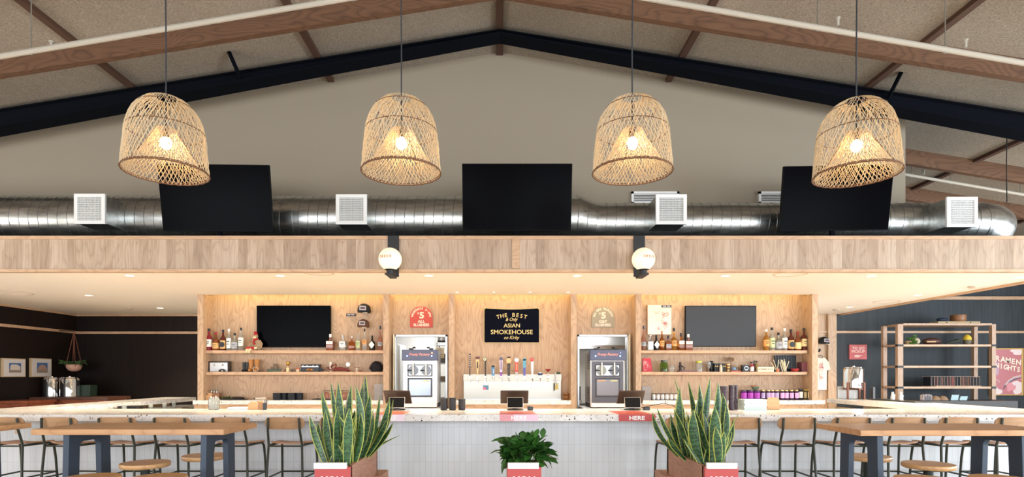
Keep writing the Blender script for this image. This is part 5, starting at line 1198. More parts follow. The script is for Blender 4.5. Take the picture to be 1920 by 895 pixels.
slush(X(1139, 9.6), 'dark grey frozen drink machine with blue grey head, in the right kitchen opening', P('slush_side', (176, 170, 164), .3, .6), P('slush_darkfront', (84, 80, 84), .35, .4), P('slush_panel_dark', (104, 98, 98), .25, .6), False)
mb = MB(); xs_ = X(1139, 9.6) - .286
for k in range(9): mb.box(xs_ - .004, xs_, 9.68, 9.9, 1.82 - k * .028, 1.832 - k * .028)
for k in range(9): mb.box(xs_ - .004, xs_, 9.68, 9.9, 1.28 - k * .028, 1.292 - k * .028)
vent = mb.build('side_vents', M['black'], [o for o in COL.objects if o.name == 'slush_machine.001'][0])
for px, l in ((787.5, 'low steel cabinet carrying the pale frozen drink machine'), (1139, 'low steel cabinet carrying the dark frozen drink machine')):
    x = X(px, 9.6); t = thing('under_cabinet', l, 'cabinet', (x, 9.6, 0), group='steel cabinets under the drink machines')
    MB().box(x - .42, x + .42, 9.5, 10.1, .08, .955).build('cabinet_body', M['brushed'], t, bev=.004)
    for s_ in (-1, 1): MB().box(x + s_ * .21 - .195, x + s_ * .21 + .195, 9.485, 9.5, .12, .9).build('door', M['stainless'], t, bev=.003)

# ------------------------------------------------------------------ kitchen fittings behind the openings
def rack(xc, yc, label, ztop=2.1, load=True):
    t = thing('kitchen_rack', label, 'shelving', (xc, yc, 0), group='steel racks in the kitchen')
    for a in (-.45, .45):
        for b in (-.2, .2): MB().cyl((xc + a, yc + b, 0), .014, ztop, 8).build('post', M['stainless'], t)
    for z in (.5, .95, 1.35, 1.7, 2.05): MB().box(xc - .46, xc + .46, yc - .21, yc + .21, z, z + .02).build('wire_shelf', M['brushed'], t)
rack(-.72, 11.0, 'steel kitchen rack seen at the right side of the left opening')
rack(3.1, 11.3, 'steel kitchen rack seen at the right side of the right opening')
rnd = random.Random(21); i = 0
for xc, yc in ((-.72, 11.0), (3.1, 11.3)):
    side = 'left' if xc < 0 else 'right'
    for zi, z in enumerate((.97, 1.37, 1.72)):
        for k in range(4):
            x = xc - .34 + k * .22; h = rnd.uniform(.08, .2); c = rnd.choice([(180, 184, 186), (120, 118, 112), (206, 200, 188), (60, 60, 62), (150, 136, 116)])
            lbl = 'kitchen tub on the %s shelf of the %s rack, %s from the left' % (('low', 'middle', 'upper')[zi], side, ORD[k])
            solo('kitchen_tub', lbl, 'tub', MB().lathe([(.07, 0), (.085, h * .9), (.09, h * .9), (.09, h), (.02, h)], (x, yc - .06, z), 14), P('tub_%d' % i, c, .4), loc=(x, yc - .06, z), group='tubs on the kitchen racks'); i += 1
t = thing('extractor_hood', 'long stainless extractor hood in the kitchen seen through the right opening', 'hood', (1.9, 12.6, 1.9))
MB().prism([(12.3, 2.05), (12.99, 2.05), (12.99, 2.5), (12.5, 2.5), (12.3, 2.2)], 'yz', .9, 3.0).build('hood_shell', M['brushed'], t)
MB().box(.92, 2.98, 12.26, 12.30, 2.05, 2.12).build('front_lip', M['stainless'], t)
t = thing('cooking_range', 'dark cooking range under the hood in the kitchen', 'stove', (1.5, 12.6, 0))
MB().box(.95, 1.75, 12.3, 12.98, 0, .95).build('range_body', M['brushed'], t, bev=.005); MB().box(1.0, 1.7, 12.25, 12.3, .3, .8).build('oven_door', M['black'], t, bev=.005); MB().box(.98, 1.72, 12.3, 12.9, .95, 1.25).build('broiler', P('broiler_dark', (36, 36, 40), .4), t, bev=.01)
solo('white_sign_panel', 'large bright white board on the kitchen wall seen through the left opening', 'board', MB().box(-2.6, -1.45, 12.9, 12.97, 1.7, 2.7), P('board_white', (250, 250, 250), .4), loc=(-2.0, 12.93, 1.7))
t = thing('wall_urn', 'black banded steel canister hanging high in the left kitchen opening', 'canister', (X(828, 11), 11.0, 2.3)); xw = X(829, 11.2)
MB().cyl((xw, 11.2, Z(642, 11.2)), .09, .28, 20).build('canister_body', M['brushed'], t)
for dz in (0, .25): MB().lathe([(.093, 0), (.093, .03)], (xw, 11.2, Z(642, 11.2) + dz), 20).build('black_band', M['black'], t)
MB().tube([(xw, 11.2, Z(642, 11.2) + .28), (xw, 11.2, 2.8)], .01, 6).build('hanging_rod', M['black'], t)
t = thing('notice_sheet', 'cream printed notice sheet pinned on the rack side in the left opening', 'notice', (X(826, 10.75), 10.75, 1.9))
MB().box(X(817, 10.75), X(833, 10.75), 10.75, 10.76, Z(672, 10.75), Z(652, 10.75)).build('paper_sheet', M['cream'], t)
mb = MB()
for k in range(5): mb.box(X(818.5, 10.75), X(828 + (k % 2) * 2, 10.75), 10.748, 10.75, Z(669 - k * 3.4, 10.75), Z(668 - k * 3.4, 10.75))
mb.build('text_lines', ink, t)
t = thing('stainless_fridge', 'pale steel upright fridge in the kitchen seen at the left side of the left opening', 'fridge', (-2.35, 11.6, 0))
MB().box(-2.75, -1.95, 11.4, 12.1, .08, 2.1).build('fridge_body', P('fridge_pale', (206, 212, 212), .4, .3), t, bev=.01); MB().box(-2.05, -2.02, 11.36, 11.4, .9, 1.5).build('handle', M['stainless'], t); MB().box(-2.74, -1.96, 11.385, 11.4, .1, 2.08).build('door', P('fridge_door', (214, 220, 220), .35, .3), t, bev=.004)
t = thing('waste_bin', 'pale grey square kitchen bin at the left side of the right opening', 'bin', (X(1087, 10.6), 10.6, 0))
MB().prism([(1.40, .95), (1.62, .95), (1.60, 0), (1.42, 0)], 'xz', 10.5, 10.7).build('bin_body', P('bin_grey', (196, 196, 190), .5), t, bev=.01); MB().box(1.39, 1.63, 10.49, 10.71, .95, .98).build('lid', P('bin_lid', (120, 120, 118), .5), t, bev=.005)

# ------------------------------------------------------------------ order screens on the counter
def pos(px, pxb, label, yawb):
    D = 7.12; x = X(px, D); t = thing('order_screen', label, 'order screen', (x, D, CT), group='order screens on the counter')
    MB().lathe([(.10, 0), (.105, .006), (.09, .014), (.03, .018)], (x, D + .02, CT), 24).box(x - .02, x + .02, D, D + .03, CT + .01, CT + .07).build('base', M['plastic'], t)
    T = Matrix.Translation((x, D, CT + .092)) @ Matrix.Rotation(R(-14), 4, 'X')
    MB().box(-.10, .10, -.006, .012, -.068, .068, M=T).build('customer_display', P('display_edge', (196, 184, 172), .3, .4), t, bev=.006)
    MB().box(-.093, .093, -.0085, -.006, -.061, .061, M=T).build('screen', M['blackgloss'], t)
    xb = X(pxb, D + .2); T = Matrix.Translation((xb, D + .15, CT + .155)) @ Matrix.Rotation(R(yawb), 4, 'Z') @ Matrix.Rotation(R(28), 4, 'X')
    MB().box(-.175, .175, -.008, .008, -.095, .095, M=T).build('tablet_back', P('tablet_bronze', (74, 56, 46), .35, .3), t, bev=.008)
    MB().box(xb - .03, xb + .03, D + .08, D + .14, CT + .01, CT + .12).build('stand_neck', M['plastic'], t)
pos(744, 747, 'double sided order screen at the left order spot', -10); pos(966, 964.3, 'double sided order screen at the middle order spot', 0); pos(1186, 1181, 'double sided order screen at the right order spot', 10)
t = thing('card_reader', 'small black card reader right of the middle order screen', 'card reader', (X(994, 7.15), 7.15, CT)); MB().box(X(989, 7.15), X(999.5, 7.15), 7.1, 7.2, CT, CT + .045).build('reader_body', M['plastic'], t, bev=.008); MB().box(X(991, 7.15), X(997.5, 7.15), 7.11, 7.17, CT + .045, CT + .048).build('key_pad', M['blackgloss'], t)
solo('card_reader', 'small black cube reader right of the right order screen', 'card reader', MB().box(X(1206, 7.15), X(1217, 7.15), 7.1, 7.18, CT, CT + .04), M['plastic'], loc=(X(1211, 7.15), 7.15, CT), bev=.006)
solo('cable', 'loose black cable behind the right order screen', 'cable', MB().tube([(X(1195, 7.3), 7.3, CT + .008), (X(1225, 7.35), 7.35, CT + .05), (X(1245, 7.33), 7.33, CT + .075), (X(1262, 7.33), 7.33, CT + .045), (X(1268, 7.3), 7.3, CT + .008)], .004, 5), M['plastic'], loc=(X(1230, 7.3), 7.3, CT))
# stacks of black cups: rims visible as ribs
def cupstack(px, top, wpx, D, z0, label, m, group, n_=14, name='cup_stack'):
    x = X(px, D); h = Z(top, D) - z0; r = wpx * D / F / 2; n_ = max(4, int(h / .0165)); st_ = h / n_; pr = []
    for k in range(n_): z = k * st_; pr += [(r * .86, z + .0005), (r * .9, z + st_ * .55), (r, z + st_ * .6), (r, z + st_ * .95)]
    solo(name, label, 'cup stack', MB().lathe(pr, (x, D, z0), 18), m, loc=(x, D, z0), group=group)
blackcup = P('cup_black', (38, 32, 36), .3); brownc = P('cup_plum', (72, 56, 66), .35)
for px, tp, l in ((832.5, 747, 'left'), (848.3, 746, 'middle'), (866, 748.5, 'right')): cupstack(px, tp, 14, 7.15, CT, 'stack of black paper cups left of the taps, %s of three' % l, blackcup, 'black cup stacks left of the taps')
for px, tp, w_, l in ((1356.5, 724.5, 15, 'behind the right snake plant'), (1371.5, 722.5, 11, 'in the middle of the tall stacks'), (1379.5, 722.5, 8, 'nearest the purple jars')): cupstack(px, tp, w_, 7.2 if px != 1379.5 else 7.29, CT, 'tall stack of plum black cups, ' + l, brownc, 'tall cup stacks on the right')
for i, px in enumerate((520, 533.5, 547, 561)): cupstack(px, 737, 15.5 if i else 17, 10.0 if i % 2 else 9.94, CT, 'stack of black bowls on the left back counter, %s from the left' % ORD[i], P('bowl_black', (30, 32, 38), .45), 'black bowl stacks', name='bowl_stack')
# stacks of paper goods
def sheets(px0, px1, top, D, z0, label, m, n_, depth=.2, cat='stack', name='paper_stack', skew=.004):
    rnd = random.Random(px0); mb = MB(); h = (Z(top, D) - z0) / n_
    for k in range(n_): dx = rnd.uniform(-skew, skew); mb.box(X(px0, D) + dx, X(px1, D) + dx, D + rnd.uniform(-skew, skew), D + depth, z0 + k * h + .0008, z0 + (k + 1) * h)
    return solo(name, label, cat, mb, m, loc=(X((px0 + px1) / 2, D), D, z0))
pgrey = P('paper_grey', (150, 144, 142), .6); pblue = P('menu_pale', (206, 220, 214), .5)
sheets(701.5, 718, 720.5, 9.86, CT, 'stack of grey paper trays at the right end of the left back counter', pgrey, 11)
sheets(1203.5, 1220.5, 725, 9.86, CT, 'stack of grey paper trays at the left end of the right back counter', pgrey, 11)
sheets(1395, 1437, 749.5, 7.14, CT, 'stack of pale green menus on the counter right of the right snake plant', pblue, 5, .2, skew=.012)
sheets(426, 463, 765, 7.2, CT, 'flat pale blue tray left of the wooden napkin box', P('tray_pale', (206, 214, 220), .5), 1)
D = 7.2; t = thing('serving_board', 'upright wooden board with rounded top beside the pale menus', 'board', (X(1450, D), D, CT))
xa, xb_ = X(1439, D), X(1461.5, D); zt_ = Z(745.5, D); rr_ = .04
MB().prism([(xa, CT), (xb_, CT)] + [(xb_ - rr_ + rr_ * math.cos(a), zt_ - rr_ + rr_ * math.sin(a)) for a in [R(v) for v in (0, 30, 60, 90)]] + [(xa + rr_ - rr_ * math.sin(a), zt_ - rr_ + rr_ * math.cos(a)) for a in [R(v) for v in (0, 30, 60, 90)]], 'xz', D, D + .02).build('board', M['stool'], t, bev=.003)
MB().box(xa + .03, xb_ - .03, D + .02, D + .08, CT, CT + .03).build('foot', M['stool'], t)
# left part of the counter
D = 7.2; t = thing('napkin_box', 'light wooden house shaped napkin box on the counter', 'napkin holder', (X(478, D), D, CT))
xa, xb_ = X(465, D), X(483.5, D)
MB().prism([(xa, CT), (xb_, CT), (xb_, Z(758, D)), (X(478, D), Z(753.5, D)), (X(470, D), Z(753.5, D)), (xa, Z(758, D))], 'xz', D, D + .02).build('front_board', P('ply_light', (214, 166, 116), .5), t, bev=.002)
MB().prism([(X(484, D), CT), (X(492, D), CT), (X(492, D), Z(757, D)), (X(488, D), Z(753, D)), (X(478.5, D), Z(753, D)), (X(484, D), Z(758, D))], 'xz', D + .021, D + .1).build('side_board', P('ply_shade', (196, 142, 96), .5), t, bev=.002)
t = thing('pen_cup', 'black cup holding pens right of the wooden napkin box', 'pen cup', (X(496.5, D), D, CT)); MB().lathe([(.024, 0), (.026, .085), (.022, .085), (.02, .01)], (X(496.5, D), D, CT), 18, cap=False).cyl((X(496.5, D), D, CT), .024, .004, 18).build('cup', M['plastic'], t)
for k, (dx, dz, c) in enumerate(((-.012, .125, (220, 220, 226)), (0, .12, (40, 40, 44)), (.012, .12, (60, 62, 70)), (.02, .115, (30, 30, 34)))): MB().tube([(X(496.5, D) + dx * .3, D, CT + .01), (X(496.5, D) + dx * 1.4, D + .005, CT + dz)], .004, 5).build('pen', P('pen_%d' % k, c, .4), t)
D = 7.2; t = thing('straw_jar', 'tall clear glass jar of straws at the left of the counter', 'jar', (X(401.5, D), D, CT))
MB().lathe([(.06, 0), (.065, .01), (.065, .13), (.055, .15), (.052, .15), (.06, .128), (.06, .012)], (X(401.5, D), D, CT), 24).build('glass_body', G['clear'], t)
for k in range(9): a = k * .7; MB().tube([(X(401.5, D) + .03 * math.cos(a), D + .03 * math.sin(a), CT + .014), (X(401.5, D) + .038 * math.cos(a), D + .038 * math.sin(a), CT + .15 + .01 * (k % 3))], .005, 6).build('straw', P('straw_pale', (232, 222, 214), .5), t)
D = 9.9; t = thing('cutlery_box', 'light wooden caddy full of cutlery at the left end of the left back counter', 'caddy', (X(390, D), D, CT))
MB().box(X(384, D), X(397, D), D, D + .13, CT, Z(737, D)).build('front_box', M['stool'], t, bev=.002); MB().box(X(397, D), X(409, D), D + .02, D + .13, CT, Z(737.5, D)).build('side_box', P('caddy_brown', (150, 104, 74), .6), t, bev=.002)
MB().box(X(387, D), X(390, D), D - .002, D, Z(740.5, D), Z(739, D)).build('grip_hole', M['black'], t)
for k in range(8): x = X(394 + k * 1.6, D); MB().tube([(x, D + .05 + .02 * (k % 3), CT + .1), (x + .01 * (k % 3 - 1), D + .06, Z(729 + (k % 3), D))], .005, 5).build('utensil', M['chrome'], t)
rnd = random.Random(31); D = 9.95
t = thing('garnish_tray', 'black tray heaped with dark green garnish on the left back counter', 'tray', (X(437, D), D, CT)); MB().box(X(414, D), X(461, D), D - .06, D + .1, CT, CT + .015).build('tray', M['plastic'], t, bev=.003); mb = MB()
for k in range(60): ovate(mb, (X(rnd.uniform(416, 436), D), D + rnd.uniform(-.04, .06), CT + rnd.uniform(.015, .05)), (rnd.uniform(-1, 1), rnd.uniform(-.6, .4), rnd.uniform(-.1, .4)), .05, .012, rnd.uniform(-1, 1))
mb.build('leaves', P('garnish_green', (64, 78, 40), .6), t); MB().ball((X(447, D), D, CT + .03), .05, 14, (2.2, 1, .55)).build('dark_pile', P('pile_dark', (40, 28, 24), .6), t)
t = thing('piping_bag', 'rolled white cloth bundle with dark tip on the left back counter', 'cloth', (X(489, D), D, CT)); MB().tube([(X(479, D), D, CT + .022), (X(488, D), D, CT + .024), (X(499, D), D, CT + .026)], [.018, .022, .024], 10).build('cloth_roll', P('cloth_cream', (232, 214, 190), .8), t); MB().tube([(X(475.5, D), D, CT + .022), (X(479.5, D), D, CT + .022)], [.006, .016], 8).build('dark_tip', M['black'], t)
solo('kitchen_tongs', 'flat black tongs lying on the left back counter behind the left snake plant', 'tongs', MB().tube([(X(587, D), D - .05, CT + .012), (X(596, D), D - .05, CT + .02), (X(624, D), D - .03, CT + .012)], [.008, .012, .006], 6).tube([(X(590, D), D - .05, CT + .012), (X(624, D), D - .06, CT + .01)], .006, 6), M['black'], loc=(X(600, D), D, CT))
# wire rack with glasses behind the left snake plant and the white cups on the right
def wire_rack(px0, px1, top, n_, label, cupm, clabel, group):
    D = 9.95; xa, xb_ = X(px0, D), X(px1, D); zt_ = Z(top, D); t = thing('cup_rack', label, 'rack', ((xa + xb_) / 2, D, CT)); mb = MB().box(xa, xb_, D - .05, D + .05, CT, CT + .008); mb.build('rack_tray', M['black'], t)
    mb = MB()
    for y in (D - .05, D + .05): mb.tube([(xa, y, CT), (xa, y, zt_), (xb_, y, zt_), (xb_, y, CT)], .0035, 5)
    for k in range(n_ + 1): x = xa + (xb_ - xa) * k / n_; mb.tube([(x, D - .05, zt_), (x, D + .05, zt_)], .003, 4)
    mb.build('wire_frame', M['black'], t); w_ = (xb_ - xa) / n_
    for k in range(n_):
        x = xa + w_ * (k + .5); r = w_ * .42; h = (zt_ - CT) * .86; c = thing('rack_cup', clabel % ORD[k], 'cup', (x, D, CT + .008), group=group)
        MB().lathe([(r * .8, 0), (r, h * .3), (r * .95, h * .75), (r * .6, h * .95), (r * .5, h * .95)], (x, D, CT + .008), 14).build('cup_body', cupm, c)
wire_rack(1221.5, 1271, 738.5, 6, 'black wire rack holding six white cups', P('cup_white', (236, 234, 230), .3), 'white cup in the black wire rack, %s from the left', 'white cups in the rack')
wire_rack(607, 652, 733, 4, 'black wire rack holding glasses, behind the left snake plant', G['rose'], 'pinkish glass in the wire rack behind the left plant, %s from the left', 'glasses in the rack')
# preserved fruit jars
def pjar(px, top, wpx, D, label, body, lab_, lidm, group):
    x = X(px, D); h = Z(top, D) - CT; r = wpx * D / F / 2; t = thing('preserve_jar', label, 'jar', (x, D, CT), group=group)
    MB().lathe([(r * .92, 0), (r, .008), (r, h * .82), (r * .85, h * .9)], (x, D, CT), 18).build('jar_body', body, t); MB().lathe([(r * .88, h * .88), (r * .9, h * .99), (r * .8, h)], (x, D, CT), 18).build('lid', lidm, t)
    if lab_:
        vs = []; n_ = 8
        for z in (CT + h * .18, CT + h * .72):
            for k in range(n_ + 1): a_ = R(-90 - 62 + 124 * k / n_); vs.append((x + (r + .0015) * math.cos(a_), D + (r + .0015) * math.sin(a_), z))
        MB().add(vs, [(k, k + 1, n_ + 2 + k, n_ + 1 + k) for k in range(n_)]).build('paper_label', lab_, t)
purp = P('jar_purple', (88, 26, 104), .15); pdark = P('jar_plum', (52, 26, 50), .15); mag = P('label_magenta', (168, 52, 170), .5); pk = P('label_pink', (226, 170, 214), .5); lilac = P('label_lilac', (186, 160, 200), .5); dk = P('lid_dark', (70, 62, 64), .4); goldlid = P('lid_goldish', (196, 172, 124), .35, .5)
for i, px in enumerate((1394, 1406, 1418.5)): pjar(px, 731.5, 12, 9.92, 'large purple preserve jar, %s from the left of three' % ORD[i], purp, mag, dk, 'large purple jars')
for i, px in enumerate((1430, 1440, 1447.5, 1456, 1466, 1474, 1483.5, 1493)): pjar(px, 731.5, 8.4, 9.94, 'small dark preserve jar with pinkish label, %s from the left in its row' % ORD[i], pdark, pk if i > 3 or i == 2 else lilac, goldlid, 'small preserve jars')
for i, px in enumerate((1500.5,)): pjar(px, 729, 9, 9.96, 'black jar between the pink labelled jars and the yellow capped ones', P('jar_black', (28, 28, 32), .2), LABS['white'], dk, None)
for i, px in enumerate((1510, 1517.5)): pjar(px, 730.5, 7.5, 9.93 if i else 10.0, 'small bottle with a yellow cap, %s of two at the right end' % ('left', 'right')[i], P('sauce_olive', (94, 86, 64), .2), LABS['cream'], P('lid_yel', (210, 188, 60), .4), 'yellow capped bottles')
t = thing('green_bowl', 'green glazed bowl stacked on the third purple jar', 'bowl', (X(1415, 9.93), 9.93, Z(731.5, 9.92))); zb_ = Z(731.5, 9.92)
MB().lathe([(.03, 0), (.06, .03), (.068, .055), (.062, .055), (.04, .02)], (X(1416, 9.93), 9.93, zb_), 20).build('bowl', P('bowl_green', (90, 112, 92), .3), t); MB().lathe([(.06, .056), (.062, .075), (.04, .08)], (X(1414, 9.93), 9.93, zb_), 20).build('wooden_lid', P('bowl_lid', (160, 112, 84), .5), t)

# ------------------------------------------------------------------ right side: oak return wall, to go shelf, shelving unit, poster
t = thing('t_shirt', 'cream t-shirt with red drawing hanging on the oak return panel', 't-shirt', (X(1545, 12.98), 12.98, Z(671, 12.98))); D = 12.96
xl = X(1521, D); xr = X(1551.5, D); zt_ = Z(671.5, D); zb_ = Z(731.5, D)
poly = [(xl, zb_), (xr - .015, zb_), (xr - .01, zt_ - .28), (xr + .07, zt_ - .26), (xr + .035, zt_ - .10), (xr - .03, zt_ - .02), (X(1546, D), zt_ + .005), (X(1540, D), zt_ - .012), (X(1534, D), zt_ + .005), (xl, zt_ - .03), (xl - .07, zt_ - .12), (xl - .08, zt_ - .26), (xl, zt_ - .28)]
MB().prism(poly, 'xz', D, D + .04).build('shirt_body', P('shirt_cream', (234, 224, 206), .9), t, bev=.006)
rnd = random.Random(6); mb = MB()
for k in range(26):
    cx_ = X(rnd.uniform(1534, 1544), D); cz_ = Z(rnd.uniform(682, 712), D); a0 = rnd.uniform(0, 6); mb.tube([(cx_ + .022 * math.cos(a0 + u), D - .004, cz_ + .03 * math.sin(a0 + u * 1.1)) for u in range(4)], .0035, 3)
mb.build('shirt_print', P('shirt_red', (206, 84, 98), .7), t)
MB().tube([(X(1534, D), D + .03, Z(669, D)), (X(1540, D), D + .03, Z(666.5, D)), (X(1544, D), D + .03, Z(668, D)), (X(1543, D), D + .03, Z(671, D))], .006, 5).build('hanger', M['black'], t)
solo('wall_hook', 'small dark hook between the black cap and the white shirt', 'hook', MB().ball((X(1537, 13.0), 13.0, Z(657, 13)), .03, 10, (.7, .8, 1.2)).cyl((X(1537, 13.0), 13.0, Z(659, 13)), .012, .05, 8, axis='y'), M['black'], loc=(X(1537, 13), 13.0, Z(657, 13)))
D = 13.06; t = thing('pickup_sign', 'square pinkish red to go pickup sign with pointing hand on the dark wall', 'sign', (X(1609, D), D, Z(674, D)))
xa, xb_, za, zb_ = X(1593, D), X(1625.5, D), Z(674.3, D), Z(646.6, D); xc = (xa + xb_) / 2; H_ = zb_ - za
MB().box(xa, xb_, D, 13.1, za, zb_).build('sign_board', P('togo_pink', (204, 106, 108), .55), t, bev=.003)
mb = MB().text('TO GO', .085, (xc, D - .002, zb_ - H_ * .24), bold=.003).text('PICKUP', .085, (xc, D - .002, zb_ - H_ * .46), bold=.003, sx=1.05); mb.build('lettering', P('togo_white', (240, 206, 200), .6), t)
zc = za + H_ * .22; mb = MB().ball((xc - .02, D - .001, zc), .04, 12, (1.1, .08, .8)).tube([(xc, D - .002, zc + .016), (xc + .085, D - .002, zc + .016)], .008, 6).tube([(xc, D - .002, zc), (xc + .045, D - .002, zc)], .008, 6).tube([(xc, D - .002, zc - .015), (xc + .035, D - .002, zc - .015)], .007, 6).box(xc - .085, xc - .055, D - .003, D, zc - .025, zc + .025)
mb.build('pointing_hand', P('togo_white', (240, 206, 200), .6), t)
# beverage urns
def urn(x, y, z, r, h, label, stand):
    t = thing('beverage_urn', label, 'drink dispenser', (x, y, z), group='steel drink dispensers'); zs = z
    if stand:
        zs = z + .20
        for a in (30, 120, 210, 300): px_, py_ = x + (r + .025) * math.cos(R(a)), y + (r + .025) * math.sin(R(a)); MB().box(px_ - .014, px_ + .014, py_ - .014, py_ + .014, z, zs + .10).build('stand_leg', P('walnut_red', (128, 74, 46), .5), t, bev=.002)
        MB().box(x - r - .02, x + r + .02, y - .014, y + .014, zs - .035, zs - .005).box(x - .014, x + .014, y - r - .02, y + r + .02, zs - .035, zs - .005).build('stand_cross', P('walnut_red', (128, 74, 46), .5), t)
    MB().lathe([(r, 0), (r, h * .84), (r * .97, h * .88), (r * .86, h * .9)], (x, y, zs), 32).build('steel_body', M['chrome'], t)
    MB().lathe([(r * .9, h * .9), (r * .88, h * .95), (r * .5, h * .97), (r * .14, h * .98), (r * .14, h)], (x, y, zs), 28).build('lid', M['chrome'], t)
    for s_ in (-1, 1): MB().tube([(x + s_ * r, y, zs + h * .8), (x + s_ * (r + .025), y, zs + h * .83), (x + s_ * r * .85, y, zs + h * .93)], .008, 6).build('clasp', brass if stand else M['chrome'], t)
    a = R(-45) if not stand else R(-90); q = Vector((math.cos(a), math.sin(a), 0)); b = Vector((x, y, zs + .05)) + q * r
    MB().tube([b, b + q * .05, b + q * .055 + Vector((0, 0, -.03))], .011, 8).tube([b + q * .045, b + q * .045 + Vector((0, 0, .045))], .007, 6).build('spout', M['chrome'], t)
urn(X(1600.5, 10.28), 10.28, CT, .158, .385, 'shiny steel drink dispenser on a wooden stand at the to go counter', True)
solo('menu_holder', 'pale standing board behind the drink dispenser on the to go counter', 'board', MB().box(X(1570, 10.4), X(1612, 10.4), 10.38, 10.4, CT, Z(725, 10.4)), P('holder_pale', (204, 200, 194), .4), loc=(X(1590, 10.4), 10.4, CT))
t = thing('drip_mat', 'black mat under the drink dispenser stand', 'mat', (X(1590, 10.28), 10.28, CT)); MB().box(X(1578, 10.28), X(1625, 10.28), 10.08, 10.44, CT, CT + .003).build('mat', M['plastic'], t)
solo('dark_bottle_pump', 'slim dark upright box at the far corner of the to go counter', 'dispenser', MB().box(X(1635.5, 10.2), X(1640, 10.2), 10.18, 10.26, CT, Z(726, 10.2)), P('slim_dark', (44, 46, 50), .3), loc=(X(1638, 10.2), 10.2, CT), bev=.004)
t = thing('black_tray', 'long black tray at the back of the to go counter', 'tray', (X(1665, 9.9), 9.9, CT)); MB().box(6.38, 6.66, 8.9, 10.05, CT, CT + .018).build('tray', M['plastic'], t, bev=.004)
for px, dd, l in ((1675, 9.75, 'left'), (1693, 9.55, 'right')):
    x = X(px, dd); t = thing('white_carafe', 'small white carafe on the long black tray, %s of two' % l, 'carafe', (x, dd, CT + .018), group='white carafes')
    x = min(max(x, 6.42), 6.62); MB().lathe([(.032, 0), (.034, .03), (.022, .08), (.016, .11), (.02, .125)], (x, dd, CT + .018), 16).build('carafe_body', M['white'], t); MB().tube([(x + .025, dd, CT + .05), (x + .045, dd, CT + .08), (x + .02, dd, CT + .115)], .004, 5).build('handle', M['white'], t)
solo('sink_tap', 'curved steel tap rising inside the right counter', 'water tap', MB().tube([(6.22, 8.6, CT - .25), (6.22, 8.6, CT - .06), (6.17, 8.6, CT - .02), (6.08, 8.6, CT - .04), (6.02, 8.6, CT - .09)], .011, 8), M['chrome'], loc=(6.22, 8.6, CT - .25))
# red cups lying inside the right counter edge
for i, px in enumerate((1700, 1711, 1722, 1733)):
    D = 7.36; x = 5.92 + .0 * i; xx = X(px, 7.75); solo('sauce_packet_box', 'small red box on the right counter, %s from the left' % ORD[i], 'box', MB().box(xx - .03, xx + .03, 7.72, 7.80, CT - .085, CT - .03), P('packet_red', (186, 96, 78), .5), loc=(xx, 7.75, CT), bev=.003, group='small red boxes')
sh = thing('under_shelf', 'inner shelf below the right counter holding small red boxes', 'shelf', (5.6, 7.75, CT - .09)); MB().box(5.3, 6.0, 7.45, 8.0, CT - .11, CT - .085).build('shelf_board', M['oakx'], sh)
# open shelving unit
t = thing('shelving_unit', 'tall open wooden shelving unit with black joints against the dark right wall', 'shelving', (9.4, 12.4, 0)); pale = oak('unit_ash', (186, 154, 128), (174, 142, 116), (150, 118, 94), 'z', rings=7, size=.4); DF, DB = 12.2, 12.66
uxl, uxr = X(1681, DF), X(1864.6, DF); zsh = [Z(v, DF) for v in (608.5, 648, 688, 727)] + [.85, .4]
for x, y in ((uxl, DF), (uxr - .085, DF), (uxl, DB), (uxr - .085, DB)): MB().box(x, x + .085 + (.03 if (x == uxl and y == DF) else 0), y - .04, y + .04, 0, zsh[0] - (.0 if y == DF else 0)).build('post', pale, t, bev=.003)
for k, z in enumerate(zsh):
    if k == 0: MB().box(uxl + .115, uxr - .085, DF - .04, DB + .04, z - .025, z + .02).build('top_board', pale, t, bev=.003); continue
    MB().box(uxl + .02, uxr - .02, DF - .03, DF + .03, z - .025, z + .02).build('front_rail', M['oakx'], t, bev=.002); MB().box(uxl + .02, uxr - .02, DF + .03, DB, z - .02, z + .005).build('shelf_board', M['oakx'], t); MB().box(uxl + .0, uxl + .05, DF + .04, DB, z - .02, z + .02).build('side_rail', pale, t)
for k, z in enumerate(zsh[1:4]):
    for x in (uxl - .003, uxr - .088): MB().box(x, x + (.121 if x < uxl else .091), DF - .045, DF + .045, z - .025, z + .02).build('black_joint', M['black'], t)
SZ = zsh[1] + .02
def sx(px, D=12.4): return X(px, D)
rnd = random.Random(14); t = thing('trailing_plant', 'small green trailing plant in the upper left of the shelving unit', 'plant', (sx(1702), 12.35, SZ)); MB().lathe([(.05, 0), (.07, .08), (.065, .08)], (sx(1700), 12.35, SZ), 14).build('pot', P('pot_tan', (176, 150, 110), .7), t); mb = MB()
for k in range(60): ovate(mb, (sx(1700) + rnd.uniform(-.04, .10), 12.3 + rnd.uniform(-.08, .05), SZ + rnd.uniform(.02, .17)), (rnd.uniform(-.5, 1), rnd.uniform(-1, .4), rnd.uniform(-.8, .8)), .06, .016, rnd.uniform(-1, 1))
mb.build('leaves', P('trail_green', (84, 132, 50), .5), t)
solo('pale_ball', 'pale round ball beside the trailing plant on the shelving unit', 'ornament', MB().ball((sx(1714), 12.35, SZ + .075), .078, 20), P('ball_pale', (206, 190, 164), .7), loc=(sx(1714), 12.35, SZ))
t = thing('football', 'brown leather oval ball and cap on the shelving unit', 'ball', (sx(1748), 12.38, SZ)); MB().ball((sx(1746), 12.38, SZ + .075), .082, 20, (2.5, 1, .95)).build('leather', P('ball_leather', (76, 44, 36), .5), t); MB().box(sx(1731), sx(1748), 12.29, 12.31, SZ + .05, SZ + .075).build('lace_strip', P('lace_tan', (196, 160, 110), .6), t)
